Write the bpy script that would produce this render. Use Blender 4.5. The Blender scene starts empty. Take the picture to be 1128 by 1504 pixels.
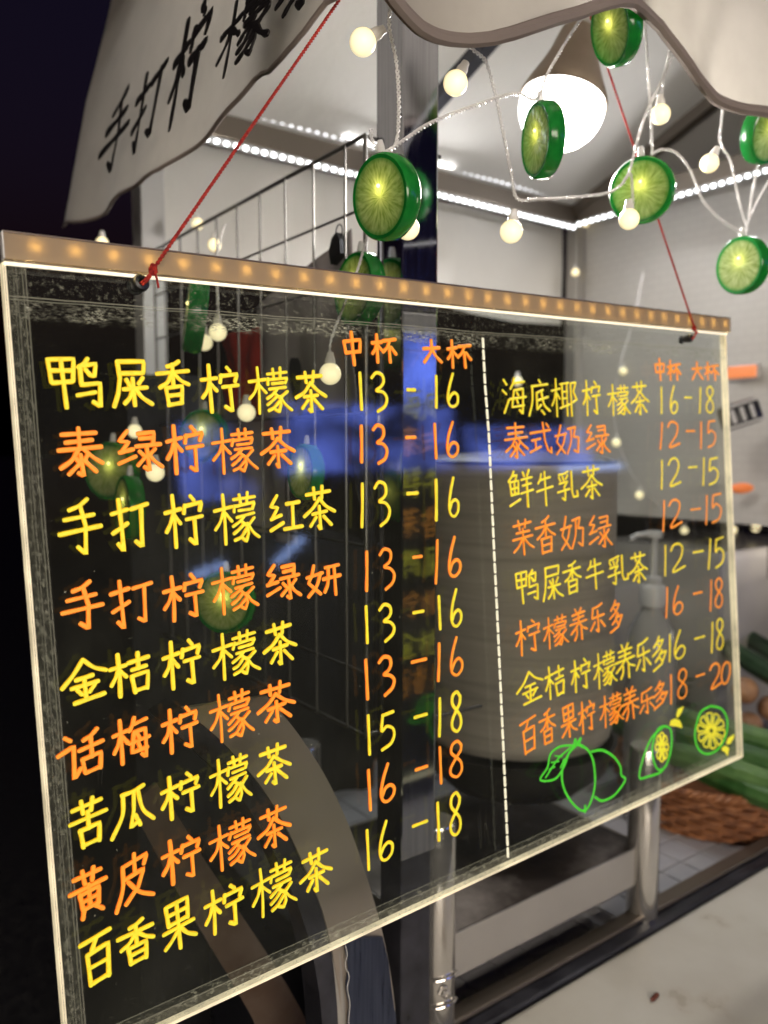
import bpy, bmesh, math, random
from mathutils import Vector, Matrix
random.seed(7)
R = math.radians
scene = bpy.context.scene
COL = scene.collection

# ------------------------------------------------------------------ camera
EYE = 1.45                                  # eye height above the pavement
F = 1178.0                                  # focal length in photo pixels (photo 1128 x 1504)
PITCH = math.atan(95 / F); YAW = R(53.8)
fh = Vector((math.cos(YAW), math.sin(YAW), 0))
FW = fh * math.cos(PITCH) + Vector((0, 0, -math.sin(PITCH)))
RT = Vector((math.sin(YAW), -math.cos(YAW), 0))
UP = RT.cross(FW)
CAMP = Vector((0, 0, EYE))
cd = bpy.data.cameras.new('camera'); cam = bpy.data.objects.new('camera', cd); COL.objects.link(cam)
cam.matrix_world = Matrix((RT, UP, -FW)).transposed().to_4x4(); cam.location = CAMP
cd.sensor_fit = 'VERTICAL'; cd.sensor_height = 36; cd.sensor_width = 27
cd.lens = F / 1504 * 36; cd.clip_start = .01; cd.clip_end = 400
cd.dof.use_dof = True; cd.dof.focus_distance = .58; cd.dof.aperture_fstop = 4.8
scene.camera = cam

# ------------------------------------------------------------------ night sky
w = bpy.data.worlds.new('World'); scene.world = w; w.use_nodes = True
wn = w.node_tree.nodes; wl = w.node_tree.links
sky = wn.new('ShaderNodeTexSky'); sky.sky_type = 'NISHITA'; sky.sun_disc = False
sky.sun_elevation = R(-3); sky.sun_rotation = R(200)
mixc = wn.new('ShaderNodeMix'); mixc.data_type = 'RGBA'; mixc.blend_type = 'MULTIPLY'
mixc.inputs[0].default_value = 1; mixc.inputs[7].default_value = (.62, .45, 1, 1)
wl.new(sky.outputs[0], mixc.inputs[6]); wl.new(mixc.outputs[2], wn['Background'].inputs[0])
wn['Background'].inputs[1].default_value = .15

vs = scene.view_settings
vs.view_transform = 'Standard'; vs.look = 'None'; vs.gamma = 1; vs.exposure = 0; vs.use_curve_mapping = False
cy = scene.cycles
cy.use_denoising = True; cy.max_bounces = 8; cy.transparent_max_bounces = 14; cy.glossy_bounces = 4; cy.use_adaptive_sampling = True; cy.adaptive_threshold = .03
cy.transmission_bounces = 6; cy.diffuse_bounces = 3; cy.caustics_reflective = False; cy.caustics_refractive = False
cy.sample_clamp_indirect = 4

# ------------------------------------------------------------------ points in the place
def ray(px, py): return FW + RT * ((px - 564) / F) + UP * ((752 - py) / F)
def on(px, py, n, p):
    d = ray(px, py); n = Vector(n); return CAMP + d * ((Vector(p) - CAMP).dot(n) / d.dot(n))
def on_y(px, py, y): return on(px, py, (0, 1, 0), (0, y, 0))
def on_x(px, py, x): return on(px, py, (1, 0, 0), (x, 0, 0))
def on_z(px, py, z): return on(px, py, (0, 0, 1), (0, 0, z))
def pix(p):
    d = p - CAMP; z = d.dot(FW); return (564 + F * d.dot(RT) / z, 752 - F * d.dot(UP) / z)
def H(z): return EYE + z

# ------------------------------------------------------------------ materials
def mat(name, col=(.5, .5, .5), rough=.5, metal=0, emit=None, es=0, trans=0, ior=1.45, spec=.5, sub=0, coat=0):
    m = bpy.data.materials.new(name); m.use_nodes = True
    b = m.node_tree.nodes['Principled BSDF']
    b.inputs['Base Color'].default_value = (*col, 1); b.inputs['Roughness'].default_value = rough
    b.inputs['Metallic'].default_value = metal; b.inputs['IOR'].default_value = ior
    b.inputs['Transmission Weight'].default_value = trans; b.inputs['Specular IOR Level'].default_value = spec
    b.inputs['Coat Weight'].default_value = coat
    if emit: b.inputs['Emission Color'].default_value = (*emit, 1); b.inputs['Emission Strength'].default_value = es
    return m
def nodes(m): return m.node_tree.nodes, m.node_tree.links, m.node_tree.nodes['Principled BSDF']
def noise(m, scale, detail=4, stretch=(1, 1, 1), coord='Object', rough=.6):
    n, l, b = nodes(m)
    tc = n.new('ShaderNodeTexCoord'); mp = n.new('ShaderNodeMapping'); mp.inputs['Scale'].default_value = stretch
    nz = n.new('ShaderNodeTexNoise'); nz.inputs['Scale'].default_value = scale; nz.inputs['Detail'].default_value = detail
    nz.inputs['Roughness'].default_value = rough
    l.new(tc.outputs[coord], mp.inputs[0]); l.new(mp.outputs[0], nz.inputs[0]); return nz.outputs[0]
def ramp(m, fac, stops):
    n, l, b = nodes(m); r = n.new('ShaderNodeValToRGB'); e = r.color_ramp.elements
    while len(e) < len(stops): e.new(.5)
    for i, (p, c) in enumerate(stops): e[i].position = p; e[i].color = (*c, 1) if len(c) == 3 else c
    l.new(fac, r.inputs[0]); return r.outputs[0]
def vary(m, stops, scale=8, detail=4, stretch=(1, 1, 1), bump=0, bscale=None, roughv=None):
    n, l, b = nodes(m); f = noise(m, scale, detail, stretch)
    l.new(ramp(m, f, stops), b.inputs['Base Color'])
    if roughv:
        mr = n.new('ShaderNodeMapRange'); mr.inputs[3].default_value = roughv[0]; mr.inputs[4].default_value = roughv[1]
        mr.inputs[1].default_value = .3; mr.inputs[2].default_value = .7
        l.new(f, mr.inputs[0]); l.new(mr.outputs[0], b.inputs['Roughness'])
    if bump:
        f2 = noise(m, bscale or scale * 6, 3, stretch); bp = n.new('ShaderNodeBump'); bp.inputs['Strength'].default_value = bump
        bp.inputs['Distance'].default_value = .002; l.new(f2, bp.inputs['Height']); l.new(bp.outputs[0], b.inputs['Normal'])
    return m
M = {}
def steel(name, base=(.5, .48, .46), r=(.18, .34), st=(1, 1, 60), sc=18, bump=.06, dk=.72):
    m = mat(name, base, .3, 1)
    d = tuple(c * dk for c in base)
    return vary(m, [(.3, d), (.65, base)], sc, 4, st, bump, 60, r)
M['post_steel'] = steel('brushed_post_steel', (.50, .51, .56), (.05, .13), (40, 40, 1), 10, .008)
M['tube_steel'] = steel('polished_tube_steel', (.72, .69, .65), (.10, .2), (1, 1, 6), 6, .01, .9); nodes(M['tube_steel'])[2].inputs['Metallic'].default_value = .85
M['plate_steel'] = steel('dull_plate_steel', (.43, .41, .38), (.32, .48), (2, 2, 2), 5, .03, .88); nodes(M['plate_steel'])[2].inputs['Metallic'].default_value = .45
M['pot_steel'] = steel('pot_steel', (.50, .44, .39), (.42, .55), (1, 1, 30), 5); nodes(M['pot_steel'])[2].inputs['Metallic'].default_value = .35
M['wire'] = mat('zinc_wire', (.13, .125, .12), .4, .9)
M['dark_metal'] = vary(mat('dark_painted_metal', (.02, .02, .025), .3), [(.3, (.012, .012, .016)), (.7, (.04, .04, .05))], 30, 4, (1, 1, 1), .1, None, (.25, .5))
M['beam'] = mat('bronze_beam', (.2, .17, .14), .35, .7)
M['black_plastic'] = mat('black_plastic', (.012, .012, .013), .35)
M['red_cord'] = vary(mat('red_cord', (.35, .02, .015), .8), [(.35, (.22, .008, .008)), (.65, (.5, .035, .02))], 400, 2)
M['clear_wire'] = mat('clear_plastic_wire', (.8, .78, .77), .15, 0, spec=.9); nodes(M['clear_wire'])[2].inputs['Alpha'].default_value = .75
M['white_plastic'] = mat('white_plastic', (.7, .69, .66), .4)
M['grey_plastic'] = mat('grey_plastic', (.4, .39, .38), .4)

def cloth(name, col, trans=.5, weave=900, dark=.82):
    m = bpy.data.materials.new(name); m.use_nodes = True; n = m.node_tree.nodes; l = m.node_tree.links
    b = n['Principled BSDF']; b.inputs['Roughness'].default_value = .9; b.inputs['Specular IOR Level'].default_value = .15
    f = noise(m, 5, 5); c = ramp(m, f, [(.3, tuple(x * dark for x in col)), (.7, col)])
    l.new(c, b.inputs['Base Color'])
    cr = noise(m, 9, 4, (1, 1, .45)); bc2 = n.new('ShaderNodeBump'); bc2.inputs['Strength'].default_value = .45; bc2.inputs['Distance'].default_value = .012; l.new(cr, bc2.inputs['Height'])
    tc = n.new('ShaderNodeTexCoord'); ch = n.new('ShaderNodeTexChecker'); ch.inputs['Scale'].default_value = weave
    l.new(tc.outputs['Object'], ch.inputs[0]); bp = n.new('ShaderNodeBump'); bp.inputs['Strength'].default_value = .25
    bp.inputs['Distance'].default_value = .0004; l.new(ch.outputs['Fac'], bp.inputs['Height']); l.new(bc2.outputs[0], bp.inputs['Normal']); l.new(bp.outputs[0], b.inputs['Normal'])
    t = n.new('ShaderNodeBsdfTranslucent'); l.new(c, t.inputs[0]); mx = n.new('ShaderNodeMixShader'); mx.inputs[0].default_value = trans
    l.new(b.outputs[0], mx.inputs[1]); l.new(t.outputs[0], mx.inputs[2]); l.new(mx.outputs[0], n['Material Output'].inputs[0]); return m
M['awning'] = cloth('cream_awning_cloth', (.46, .425, .375), .34, 560, .74)
M['tarp'] = cloth('white_tarp', (.74, .71, .66), .2, 500, .94)
M['binding'] = cloth('brown_binding', (.3, .25, .225), .2)
M['grey_cloth'] = cloth('grey_cotton', (.36, .33, .33), .2, 700)
M['black_cloth'] = cloth('black_cotton', (.02, .02, .022), .05)
M['red_cloth'] = cloth('red_cotton', (.4, .03, .02), .15)
M['brush_ink'] = mat('black_brush_ink', (.012, .01, .01), .6)

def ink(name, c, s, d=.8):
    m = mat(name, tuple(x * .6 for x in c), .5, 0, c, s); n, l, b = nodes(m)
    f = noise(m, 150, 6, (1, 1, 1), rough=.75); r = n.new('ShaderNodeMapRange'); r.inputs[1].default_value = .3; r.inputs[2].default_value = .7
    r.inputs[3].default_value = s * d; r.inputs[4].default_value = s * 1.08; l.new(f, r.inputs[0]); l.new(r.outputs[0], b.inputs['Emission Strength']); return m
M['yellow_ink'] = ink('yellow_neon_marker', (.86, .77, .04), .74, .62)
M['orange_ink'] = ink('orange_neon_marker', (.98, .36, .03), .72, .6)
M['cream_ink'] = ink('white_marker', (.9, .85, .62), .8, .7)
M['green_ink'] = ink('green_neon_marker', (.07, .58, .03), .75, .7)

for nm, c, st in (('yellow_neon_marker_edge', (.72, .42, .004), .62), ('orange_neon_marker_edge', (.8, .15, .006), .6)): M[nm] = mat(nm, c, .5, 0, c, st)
# edge lit acrylic: clear, mirror-like at a glance, dust and painted edge reflections near its rim
def acrylic(Wd, Hg):
    m = bpy.data.materials.new('clear_acrylic'); m.use_nodes = True; n = m.node_tree.nodes; l = m.node_tree.links
    n.remove(n['Principled BSDF'])
    tr = n.new('ShaderNodeBsdfTransparent'); tr.inputs[0].default_value = (.86, .88, .87, 1)
    gl = n.new('ShaderNodeBsdfGlossy'); gl.inputs['Roughness'].default_value = .05
    fr = n.new('ShaderNodeFresnel'); geo = n.new('ShaderNodeNewGeometry'); im = n.new('ShaderNodeMapRange'); im.inputs[3].default_value = 1.5; im.inputs[4].default_value = 1 / 1.5
    l.new(geo.outputs['Backfacing'], im.inputs[0]); l.new(im.outputs[0], fr.inputs[0])   # same sheet reflectance from both sides
    mx = n.new('ShaderNodeMixShader'); l.new(fr.outputs[0], mx.inputs[0]); l.new(tr.outputs[0], mx.inputs[1]); l.new(gl.outputs[0], mx.inputs[2])
    tc = n.new('ShaderNodeTexCoord'); sp = n.new('ShaderNodeSeparateXYZ'); l.new(tc.outputs['Object'], sp.inputs[0])
    def mth(op, a, b=None, c=None):
        q = n.new('ShaderNodeMath'); q.operation = op
        for i, v in enumerate((a, b, c)):
            if v is None: continue
            if isinstance(v, (int, float)): q.inputs[i].default_value = v
            else: l.new(v, q.inputs[i])
        return q.outputs[0]
    X, Y = sp.outputs[0], sp.outputs[1]       # local x right, y down
    def nz(scale, stretch, detail=6):
        mp = n.new('ShaderNodeMapping'); mp.inputs['Scale'].default_value = stretch; l.new(tc.outputs['Object'], mp.inputs[0])
        q = n.new('ShaderNodeTexNoise'); q.inputs['Scale'].default_value = scale; q.inputs['Detail'].default_value = detail; q.inputs['Roughness'].default_value = .75
        l.new(mp.outputs[0], q.inputs[0]); return q.outputs[0]
    def sstep(v, a, b):
        q = n.new('ShaderNodeMapRange'); q.interpolation_type = 'SMOOTHSTEP'; l.new(v, q.inputs[0])
        q.inputs[1].default_value = a; q.inputs[2].default_value = b; return q.outputs[0]
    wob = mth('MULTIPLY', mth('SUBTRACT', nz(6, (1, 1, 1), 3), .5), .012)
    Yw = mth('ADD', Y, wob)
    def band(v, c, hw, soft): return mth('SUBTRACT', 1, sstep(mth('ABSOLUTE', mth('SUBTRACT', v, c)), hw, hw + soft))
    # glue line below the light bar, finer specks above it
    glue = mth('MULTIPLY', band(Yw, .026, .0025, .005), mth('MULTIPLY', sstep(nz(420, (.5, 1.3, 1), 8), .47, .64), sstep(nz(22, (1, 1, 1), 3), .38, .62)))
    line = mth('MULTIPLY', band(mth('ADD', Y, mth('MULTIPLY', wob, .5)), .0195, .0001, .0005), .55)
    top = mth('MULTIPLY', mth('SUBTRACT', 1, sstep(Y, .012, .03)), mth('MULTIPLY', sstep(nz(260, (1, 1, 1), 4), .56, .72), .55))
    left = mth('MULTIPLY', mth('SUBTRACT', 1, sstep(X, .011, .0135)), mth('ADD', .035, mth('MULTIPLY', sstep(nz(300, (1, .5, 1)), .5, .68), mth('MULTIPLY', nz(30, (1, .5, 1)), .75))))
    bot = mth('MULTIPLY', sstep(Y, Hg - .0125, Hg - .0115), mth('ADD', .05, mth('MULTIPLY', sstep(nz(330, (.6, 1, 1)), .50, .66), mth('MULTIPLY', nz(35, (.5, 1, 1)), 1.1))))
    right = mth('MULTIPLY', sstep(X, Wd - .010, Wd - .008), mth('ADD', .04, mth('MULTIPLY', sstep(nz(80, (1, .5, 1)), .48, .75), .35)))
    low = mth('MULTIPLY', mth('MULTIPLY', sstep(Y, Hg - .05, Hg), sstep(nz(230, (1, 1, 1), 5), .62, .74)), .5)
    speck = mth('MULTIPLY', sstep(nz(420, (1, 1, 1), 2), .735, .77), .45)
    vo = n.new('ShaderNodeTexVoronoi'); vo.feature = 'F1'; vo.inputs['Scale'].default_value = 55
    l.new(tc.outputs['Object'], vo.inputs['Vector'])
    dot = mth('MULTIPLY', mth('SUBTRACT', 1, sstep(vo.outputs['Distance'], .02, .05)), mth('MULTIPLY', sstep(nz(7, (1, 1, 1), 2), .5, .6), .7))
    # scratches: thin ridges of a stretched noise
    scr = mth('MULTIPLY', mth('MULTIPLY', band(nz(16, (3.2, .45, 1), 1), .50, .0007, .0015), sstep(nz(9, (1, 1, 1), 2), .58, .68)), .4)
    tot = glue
    edge_refl = mth('MULTIPLY', band(mth('ADD', X, mth('MULTIPLY', wob, .12)), .0118, .0001, .0005), .4)  # internal reflections of the cut edges, painted as fine lines
    edge_refl2 = mth('MULTIPLY', band(mth('ADD', X, mth('MULTIPLY', wob, .2)), .0065, .0001, .0004), .3)
    bot_refl = mth('MULTIPLY', band(Y, Hg - .0115, .0001, .0005), .45)
    for q in (edge_refl, edge_refl2, bot_refl, line, top, left, bot, right, low, speck, dot, scr): tot = mth('MAXIMUM', tot, q)
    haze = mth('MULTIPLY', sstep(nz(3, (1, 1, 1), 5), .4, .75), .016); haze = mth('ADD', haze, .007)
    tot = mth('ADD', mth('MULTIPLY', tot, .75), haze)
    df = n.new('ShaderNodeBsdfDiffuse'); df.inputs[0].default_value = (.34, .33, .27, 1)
    em = n.new('ShaderNodeEmission'); em.inputs[0].default_value = (.78, .74, .48, 1); em.inputs[1].default_value = .26   # painted glow: dust and edge reflections in the edge-lit sheet
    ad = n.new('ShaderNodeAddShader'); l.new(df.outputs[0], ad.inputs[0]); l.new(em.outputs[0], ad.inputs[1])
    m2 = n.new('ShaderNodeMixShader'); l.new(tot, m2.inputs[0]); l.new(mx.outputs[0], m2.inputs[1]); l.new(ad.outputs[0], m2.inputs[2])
    l.new(m2.outputs[0], n['Material Output'].inputs[0]); return m
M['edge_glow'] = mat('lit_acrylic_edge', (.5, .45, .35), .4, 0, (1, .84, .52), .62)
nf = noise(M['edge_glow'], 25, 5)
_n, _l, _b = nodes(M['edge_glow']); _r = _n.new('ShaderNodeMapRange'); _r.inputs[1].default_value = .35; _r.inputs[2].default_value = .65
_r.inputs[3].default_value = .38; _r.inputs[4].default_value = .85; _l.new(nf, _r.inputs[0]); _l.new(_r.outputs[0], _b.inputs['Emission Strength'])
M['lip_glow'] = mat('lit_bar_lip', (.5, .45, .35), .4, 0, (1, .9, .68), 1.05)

# ------------------------------------------------------------------ mesh helpers
def link(name, bm, m, parent=None, smooth=False, label=None, kind=None, mw=None):
    me = bpy.data.meshes.new(name); bmesh.ops.recalc_face_normals(bm, faces=bm.faces); bm.to_mesh(me); bm.free()
    if smooth:
        for p in me.polygons: p.use_smooth = True
        try: me.set_sharp_from_angle(angle=R(40))
        except Exception: pass
    if m: me.materials.append(m)
    o = bpy.data.objects.new(name, me); COL.objects.link(o)
    if parent:
        o.parent = parent; o.matrix_parent_inverse = parent.matrix_world.inverted()
    if mw is not None: o.matrix_world = mw
    if label: o['label'] = label
    if kind: o['kind'] = kind
    return o
def tag(o, label, cat, group=None):
    o['label'] = label; o['category'] = cat
    if group: o['group'] = group
    return o
def thing(name, label, cat, loc=(0, 0, 0), group=None):
    o = bpy.data.objects.new(name, None); o.empty_display_size = .05; COL.objects.link(o); o.location = loc
    o.matrix_world = Matrix.Translation(loc); tag(o, label, cat, group); return o
def share(src, name, loc=None, parent=None, mw=None):
    o = bpy.data.objects.new(name, src.data); COL.objects.link(o)
    if parent: o.parent = parent; o.matrix_parent_inverse = parent.matrix_world.inverted()
    o.matrix_world = mw if mw is not None else Matrix.Translation(loc)
    return o
def box(bm, a, b, bev=0):
    a, b = Vector(a), Vector(b); c = (a + b) / 2; s = b - a
    r = bmesh.ops.create_cube(bm, size=1, matrix=Matrix.Translation(c) @ Matrix.Diagonal((abs(s.x), abs(s.y), abs(s.z), 1)))
    if bev:
        es = list({e for v in r['verts'] for e in v.link_edges})
        bmesh.ops.bevel(bm, geom=es, offset=bev, segments=2, affect='EDGES', profile=.6)
def BX(a, b, bev=0):
    bm = bmesh.new(); box(bm, a, b, bev); return bm
def frames(pts):
    T = []
    for i in range(len(pts)):
        t = pts[min(i + 1, len(pts) - 1)] - pts[max(i - 1, 0)]; T.append(t.normalized() if t.length > 1e-9 else Vector((0, 0, 1)))
    n = Vector((0, 0, 1)) if abs(T[0].z) < .9 else Vector((1, 0, 0)); out = []
    for t in T:
        n = (n - t * n.dot(t)); n.normalize(); out.append((t, n, t.cross(n)))
    return out
def tube(bm, pts, r, seg=8, cap=True, radii=None):
    pts = [Vector(p) for p in pts]; fr = frames(pts); rings = []
    for i, (p, (t, a, b)) in enumerate(zip(pts, fr)):
        rr = radii[i] if radii else r
        rings.append([bm.verts.new(p + a * math.cos(k / seg * 2 * math.pi) * rr + b * math.sin(k / seg * 2 * math.pi) * rr) for k in range(seg)])
    for i in range(len(rings) - 1):
        for k in range(seg): bm.faces.new((rings[i][k], rings[i][(k + 1) % seg], rings[i + 1][(k + 1) % seg], rings[i + 1][k]))
    if cap: bm.faces.new(rings[0][::-1]); bm.faces.new(rings[-1])
def smoothpts(pts, n=6):
    pts = [Vector(p) for p in pts]
    if len(pts) < 3: return pts
    P = [pts[0] * 2 - pts[1]] + pts + [pts[-1] * 2 - pts[-2]]; out = []
    for i in range(1, len(P) - 2):
        a, b, c, d = P[i - 1:i + 3]
        for k in range(n):
            t = k / n; out.append(.5 * ((2 * b) + (c - a) * t + (2 * a - 5 * b + 4 * c - d) * t * t + (3 * b - a - 3 * c + d) * t ** 3))
    out.append(pts[-1]); return out
def twisted(bm, pts, r=.0006, amp=.0009, pitch=.009, seg=6, n=2):
    P = smoothpts(pts, 10); L = 0; dense = [P[0]]
    for a, b in zip(P, P[1:]):
        k = max(1, int((b - a).length / .0014))
        for j in range(1, k + 1): dense.append(a.lerp(b, j / k))
    fr = frames(dense)
    for q in range(n):
        L = 0; out = []
        for i, p in enumerate(dense):
            if i: L += (p - dense[i - 1]).length
            th = L / pitch * 2 * math.pi + q * 2 * math.pi / n
            out.append(p + fr[i][1] * math.cos(th) * amp + fr[i][2] * math.sin(th) * amp)
        tube(bm, out, r, seg)
def lathe(bm, prof, seg=32, mw=Matrix(), cap=False):
    rings = []
    for r, z in prof:
        if r < 1e-6: rings.append([bm.verts.new(mw @ Vector((0, 0, z)))])
        else: rings.append([bm.verts.new(mw @ Vector((r * math.cos(k / seg * 2 * math.pi), r * math.sin(k / seg * 2 * math.pi), z))) for k in range(seg)])
    for a, b in zip(rings, rings[1:]):
        for k in range(seg):
            k2 = (k + 1) % seg
            f = ([a[0], b[k2], b[k]] if len(a) == 1 else [a[k], a[k2], b[0]] if len(b) == 1 else [a[k], a[k2], b[k2], b[k]])
            if len(set(f)) >= 3: bm.faces.new(f)
def grid(bm, fn, nu, nv):
    V = [[bm.verts.new(fn(i / nu, j / nv)) for i in range(nu + 1)] for j in range(nv + 1)]
    for j in range(nv):
        for i in range(nu): bm.faces.new((V[j][i], V[j][i + 1], V[j + 1][i + 1], V[j + 1][i]))
def axis_m(loc, zaxis, xhint=(1, 0, 0)):
    z = Vector(zaxis).normalized(); x = Vector(xhint); x = (x - z * x.dot(z)).normalized(); y = z.cross(x)
    m = Matrix((x, y, z)).transposed().to_4x4(); m.translation = loc; return m
def lin(px, xs, ys):
    if px <= xs[0]: return ys[0]
    for a, b, c, d in zip(xs, xs[1:], ys, ys[1:]):
        if px <= b: return c + (d - c) * (px - a) / (b - a)
    return ys[-1]

# ================================================================== SETTING
gm = vary(mat('wet_asphalt', (.03, .03, .032), .55), [(.3, (.018, .018, .02)), (.7, (.05, .048, .046))], 30, 6, (1, 1, 1), .4, 200, (.3, .7))
bm = bmesh.new(); grid(bm, lambda u, v: Vector((-120 + 240 * u, -120 + 240 * v, 0)), 24, 24)
link('ground', bm, gm, kind='structure')

# ================================================================== STALL FRAME
XL, XR, YF, YB = .4597, 1.42, .60, 1.24
def roof_z(y): return H(.52 + .38 * (YB - y))
frame = thing('tea_stall', 'steel framed tea stall with a brushed square post behind the menu board', 'stall', (.46, .6, 0))
link('post', BX((.4597, .60, H(-.405)), (.503, .6405, roof_z(.6) - .004), .002), M['post_steel'], frame)
link('lower_leg', BX((.462, .603, 0), (.500, .638, H(-.405)), .002), M['dark_metal'], frame)
link('post', BX((.44, 1.225, 0), (.478, 1.262, H(.50)), .002), M['grey_plastic'], frame, label='pale corner post at the back of the stall')
link('post', BX((1.425, 1.22, 0), (1.455, 1.25, H(.50)), .002), M['plate_steel'], frame)
link('post', BX((1.78, .60, 0), (1.82, .64, roof_z(.62) - .004), .002), M['post_steel'], frame)
link('beam', BX((.42, 1.205, H(.487)), (1.42, 1.25, H(.524)), .002), M['beam'], frame)
link('beam', BX((1.40, .45, H(.492)), (1.425, 1.2, H(.528)), .002), M['beam'], frame)
def rafter(x):
    bm = bmesh.new(); y0, y1 = .46, 1.235
    vs_ = []
    for (y, dz) in ((y0, -.028), (y1, -.028), (y1, -.004), (y0, -.004)):
        for dx in (-.011, .011): vs_.append(bm.verts.new((x + dx, y, roof_z(y) + dz)))
    for f in ((0, 2, 4, 6), (1, 3, 5, 7), (0, 1, 3, 2), (2, 3, 5, 4), (4, 5, 7, 6), (6, 7, 1, 0)): bm.faces.new([vs_[i] for i in f])
    return bm
link('rafter', rafter(.885), M['dark_metal'], frame); link('rafter', rafter(1.405), M['beam'], frame); link('rafter', rafter(.47), M['beam'], frame)

walls = thing('stall_tarp', 'pale grey tarp roof and wall strips lining the inside of the tea stall', 'tarp', (.9, 1.25, H(.3)))
bm = bmesh.new(); grid(bm, lambda u, v: Vector((.432 + 1.42 * u, .46 + .79 * v, roof_z(.46 + .80 * v) + .004 * math.sin(u * 21) * math.sin(v * 6))), 60, 24)
link('roof_sheet', bm, M['tarp'], walls, True)
bm = bmesh.new(); grid(bm, lambda u, v: Vector((.44 + .98 * u, 1.262 + .006 * math.sin(u * 17) * v + .003 * math.sin(u * 41 + v * 4), H(.53 - .25 * v - .006 * math.sin(u * 9) * v))), 60, 10)
link('back_wall_sheet', bm, M['tarp'], walls, True)
# right wall: banner with faint grey print
bann = cloth('printed_banner', (.58, .555, .52), .15, 500, .92)
n_ = bann.node_tree.nodes; l_ = bann.node_tree.links; b_ = n_['Principled BSDF']
src = b_.inputs['Base Color'].links[0].from_socket
tc = n_.new('ShaderNodeTexCoord'); mp = n_.new('ShaderNodeMapping'); mp.inputs['Rotation'].default_value = (0, R(90), 0)
sp_ = n_.new('ShaderNodeSeparateXYZ'); cb = n_.new('ShaderNodeCombineXYZ'); l_.new(tc.outputs['Object'], sp_.inputs[0]); l_.new(sp_.outputs[1], cb.inputs[0]); l_.new(sp_.outputs[2], cb.inputs[1])
br = n_.new('ShaderNodeTexBrick'); br.inputs['Scale'].default_value = 16; br.inputs['Mortar Size'].default_value = .035; br.inputs['Color1'].default_value = (.88, .88, .88, 1); br.inputs['Color2'].default_value = (1, 1, 1, 1); br.inputs['Mortar'].default_value = (.62, .61, .62, 1)
l_.new(cb.outputs[0], br.inputs[0]); mm = n_.new('ShaderNodeMix'); mm.data_type = 'RGBA'; mm.blend_type = 'MULTIPLY'; mm.inputs[0].default_value = .16
l_.new(src, mm.inputs[6]); l_.new(br.outputs[0], mm.inputs[7]); l_.new(mm.outputs[2], b_.inputs['Base Color'])
bm = bmesh.new(); grid(bm, lambda u, v: Vector((1.445 + .004 * math.sin(v * 9 + u * 13), 1.215 - .80 * u, H(.515 - .66 * v))), 40, 24)
link('side_wall_sheet', bm, bann, walls, True, label='grey printed banner closing the right side')

# ================================================================== AWNING
aw = thing('awning', 'cream awning skirt with wavy brown hem and black brush lettering', 'awning', (.33, .45, H(.33)))
Lp = [(97, 333), (104, 326), (112, 327), (122, 325), (135, 318), (150, 308), (165, 296), (180, 284), (190, 279), (200, 275), (212, 269), (240, 250), (270, 220), (310, 185), (350, 145), (375, 116), (388, 108), (400, 107), (425, 90), (445, 70), (460, 50), (485, 5), (505, -10), (530, -22)]
XV = .33
def wob(y): return .006 * math.sin(y * 19) + .003 * math.sin(y * 41 + 1)
ledge = [on_x(px, py, XV) for px, py in Lp]; ly = [p.y for p in ledge][::-1]; lz = [p.z for p in ledge][::-1]
y0v, y1v = .45, ledge[0].y
def leftv(u, v):
    y = y0v + (y1v - y0v) * u; zb = lin(y, ly, lz); zt = H(.50)
    return Vector((XV + .034 * (1 - v) + wob(y) * v, y, zt + (zb - zt) * v))
bm = bmesh.new(); grid(bm, leftv, 110, 14); link('valance', bm, M['awning'], aw, True)
bm = bmesh.new(); tube(bm, [leftv(i / 160, 1) for i in range(161)], .0022, 6); link('binding', bm, M['binding'], aw, True)
Rp = [(575, -12), (586, 0), (607, 18), (628, 33), (650, 43), (673, 50), (698, 55), (723, 56), (750, 51), (778, 42), (810, 31), (845, 22), (873, 13), (901, 7), (925, 5), (945, 9), (962, 18), (979, 33), (1001, 67), (1029, 111), (1057, 142), (1090, 161), (1128, 173), (1165, 172), (1200, 160)]
YV = .45
redge = [on_y(px, py, YV) for px, py in Rp]; rx = [XV] + [p.x for p in redge] + [1.35, 1.9]; rz = [redge[0].z + .003] + [p.z for p in redge] + [H(.33), H(.34)]
def rightv(u, v):
    x = XV + (1.9 - XV) * u; zb = lin(x, rx, rz); zt = H(.50)
    return Vector((x, YV + v * (.007 * math.sin(x * 21) + .003 * math.sin(x * 53)), zt + (zb - zt) * v))
bm = bmesh.new(); grid(bm, rightv, 220, 12); link('valance', bm, M['awning'], aw, True)
bm = bmesh.new(); tube(bm, [rightv(i / 300, 1) for i in range(301)], .0052, 8); link('binding', bm, M['binding'], aw, True)
# slanted roof skirt above the two valances
bm = bmesh.new(); grid(bm, lambda u, v: Vector((XV + .034 + .085 * v + .004 * math.sin(u * 30) * v, y0v + (y1v - y0v) * u + (.0 if v == 0 else 0), H(.50) + .33 * v + .012 * math.sin(u * 11) * math.sin(v * 3.14))), 60, 12)
link('roof_panel', bm, M['awning'], aw, True)
bm = bmesh.new(); grid(bm, lambda u, v: Vector((XV + (1.9 - XV) * u, YV + .06 * v, H(.50) + .33 * v)), 60, 6)
link('roof_panel', bm, M['awning'], aw, True)

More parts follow.
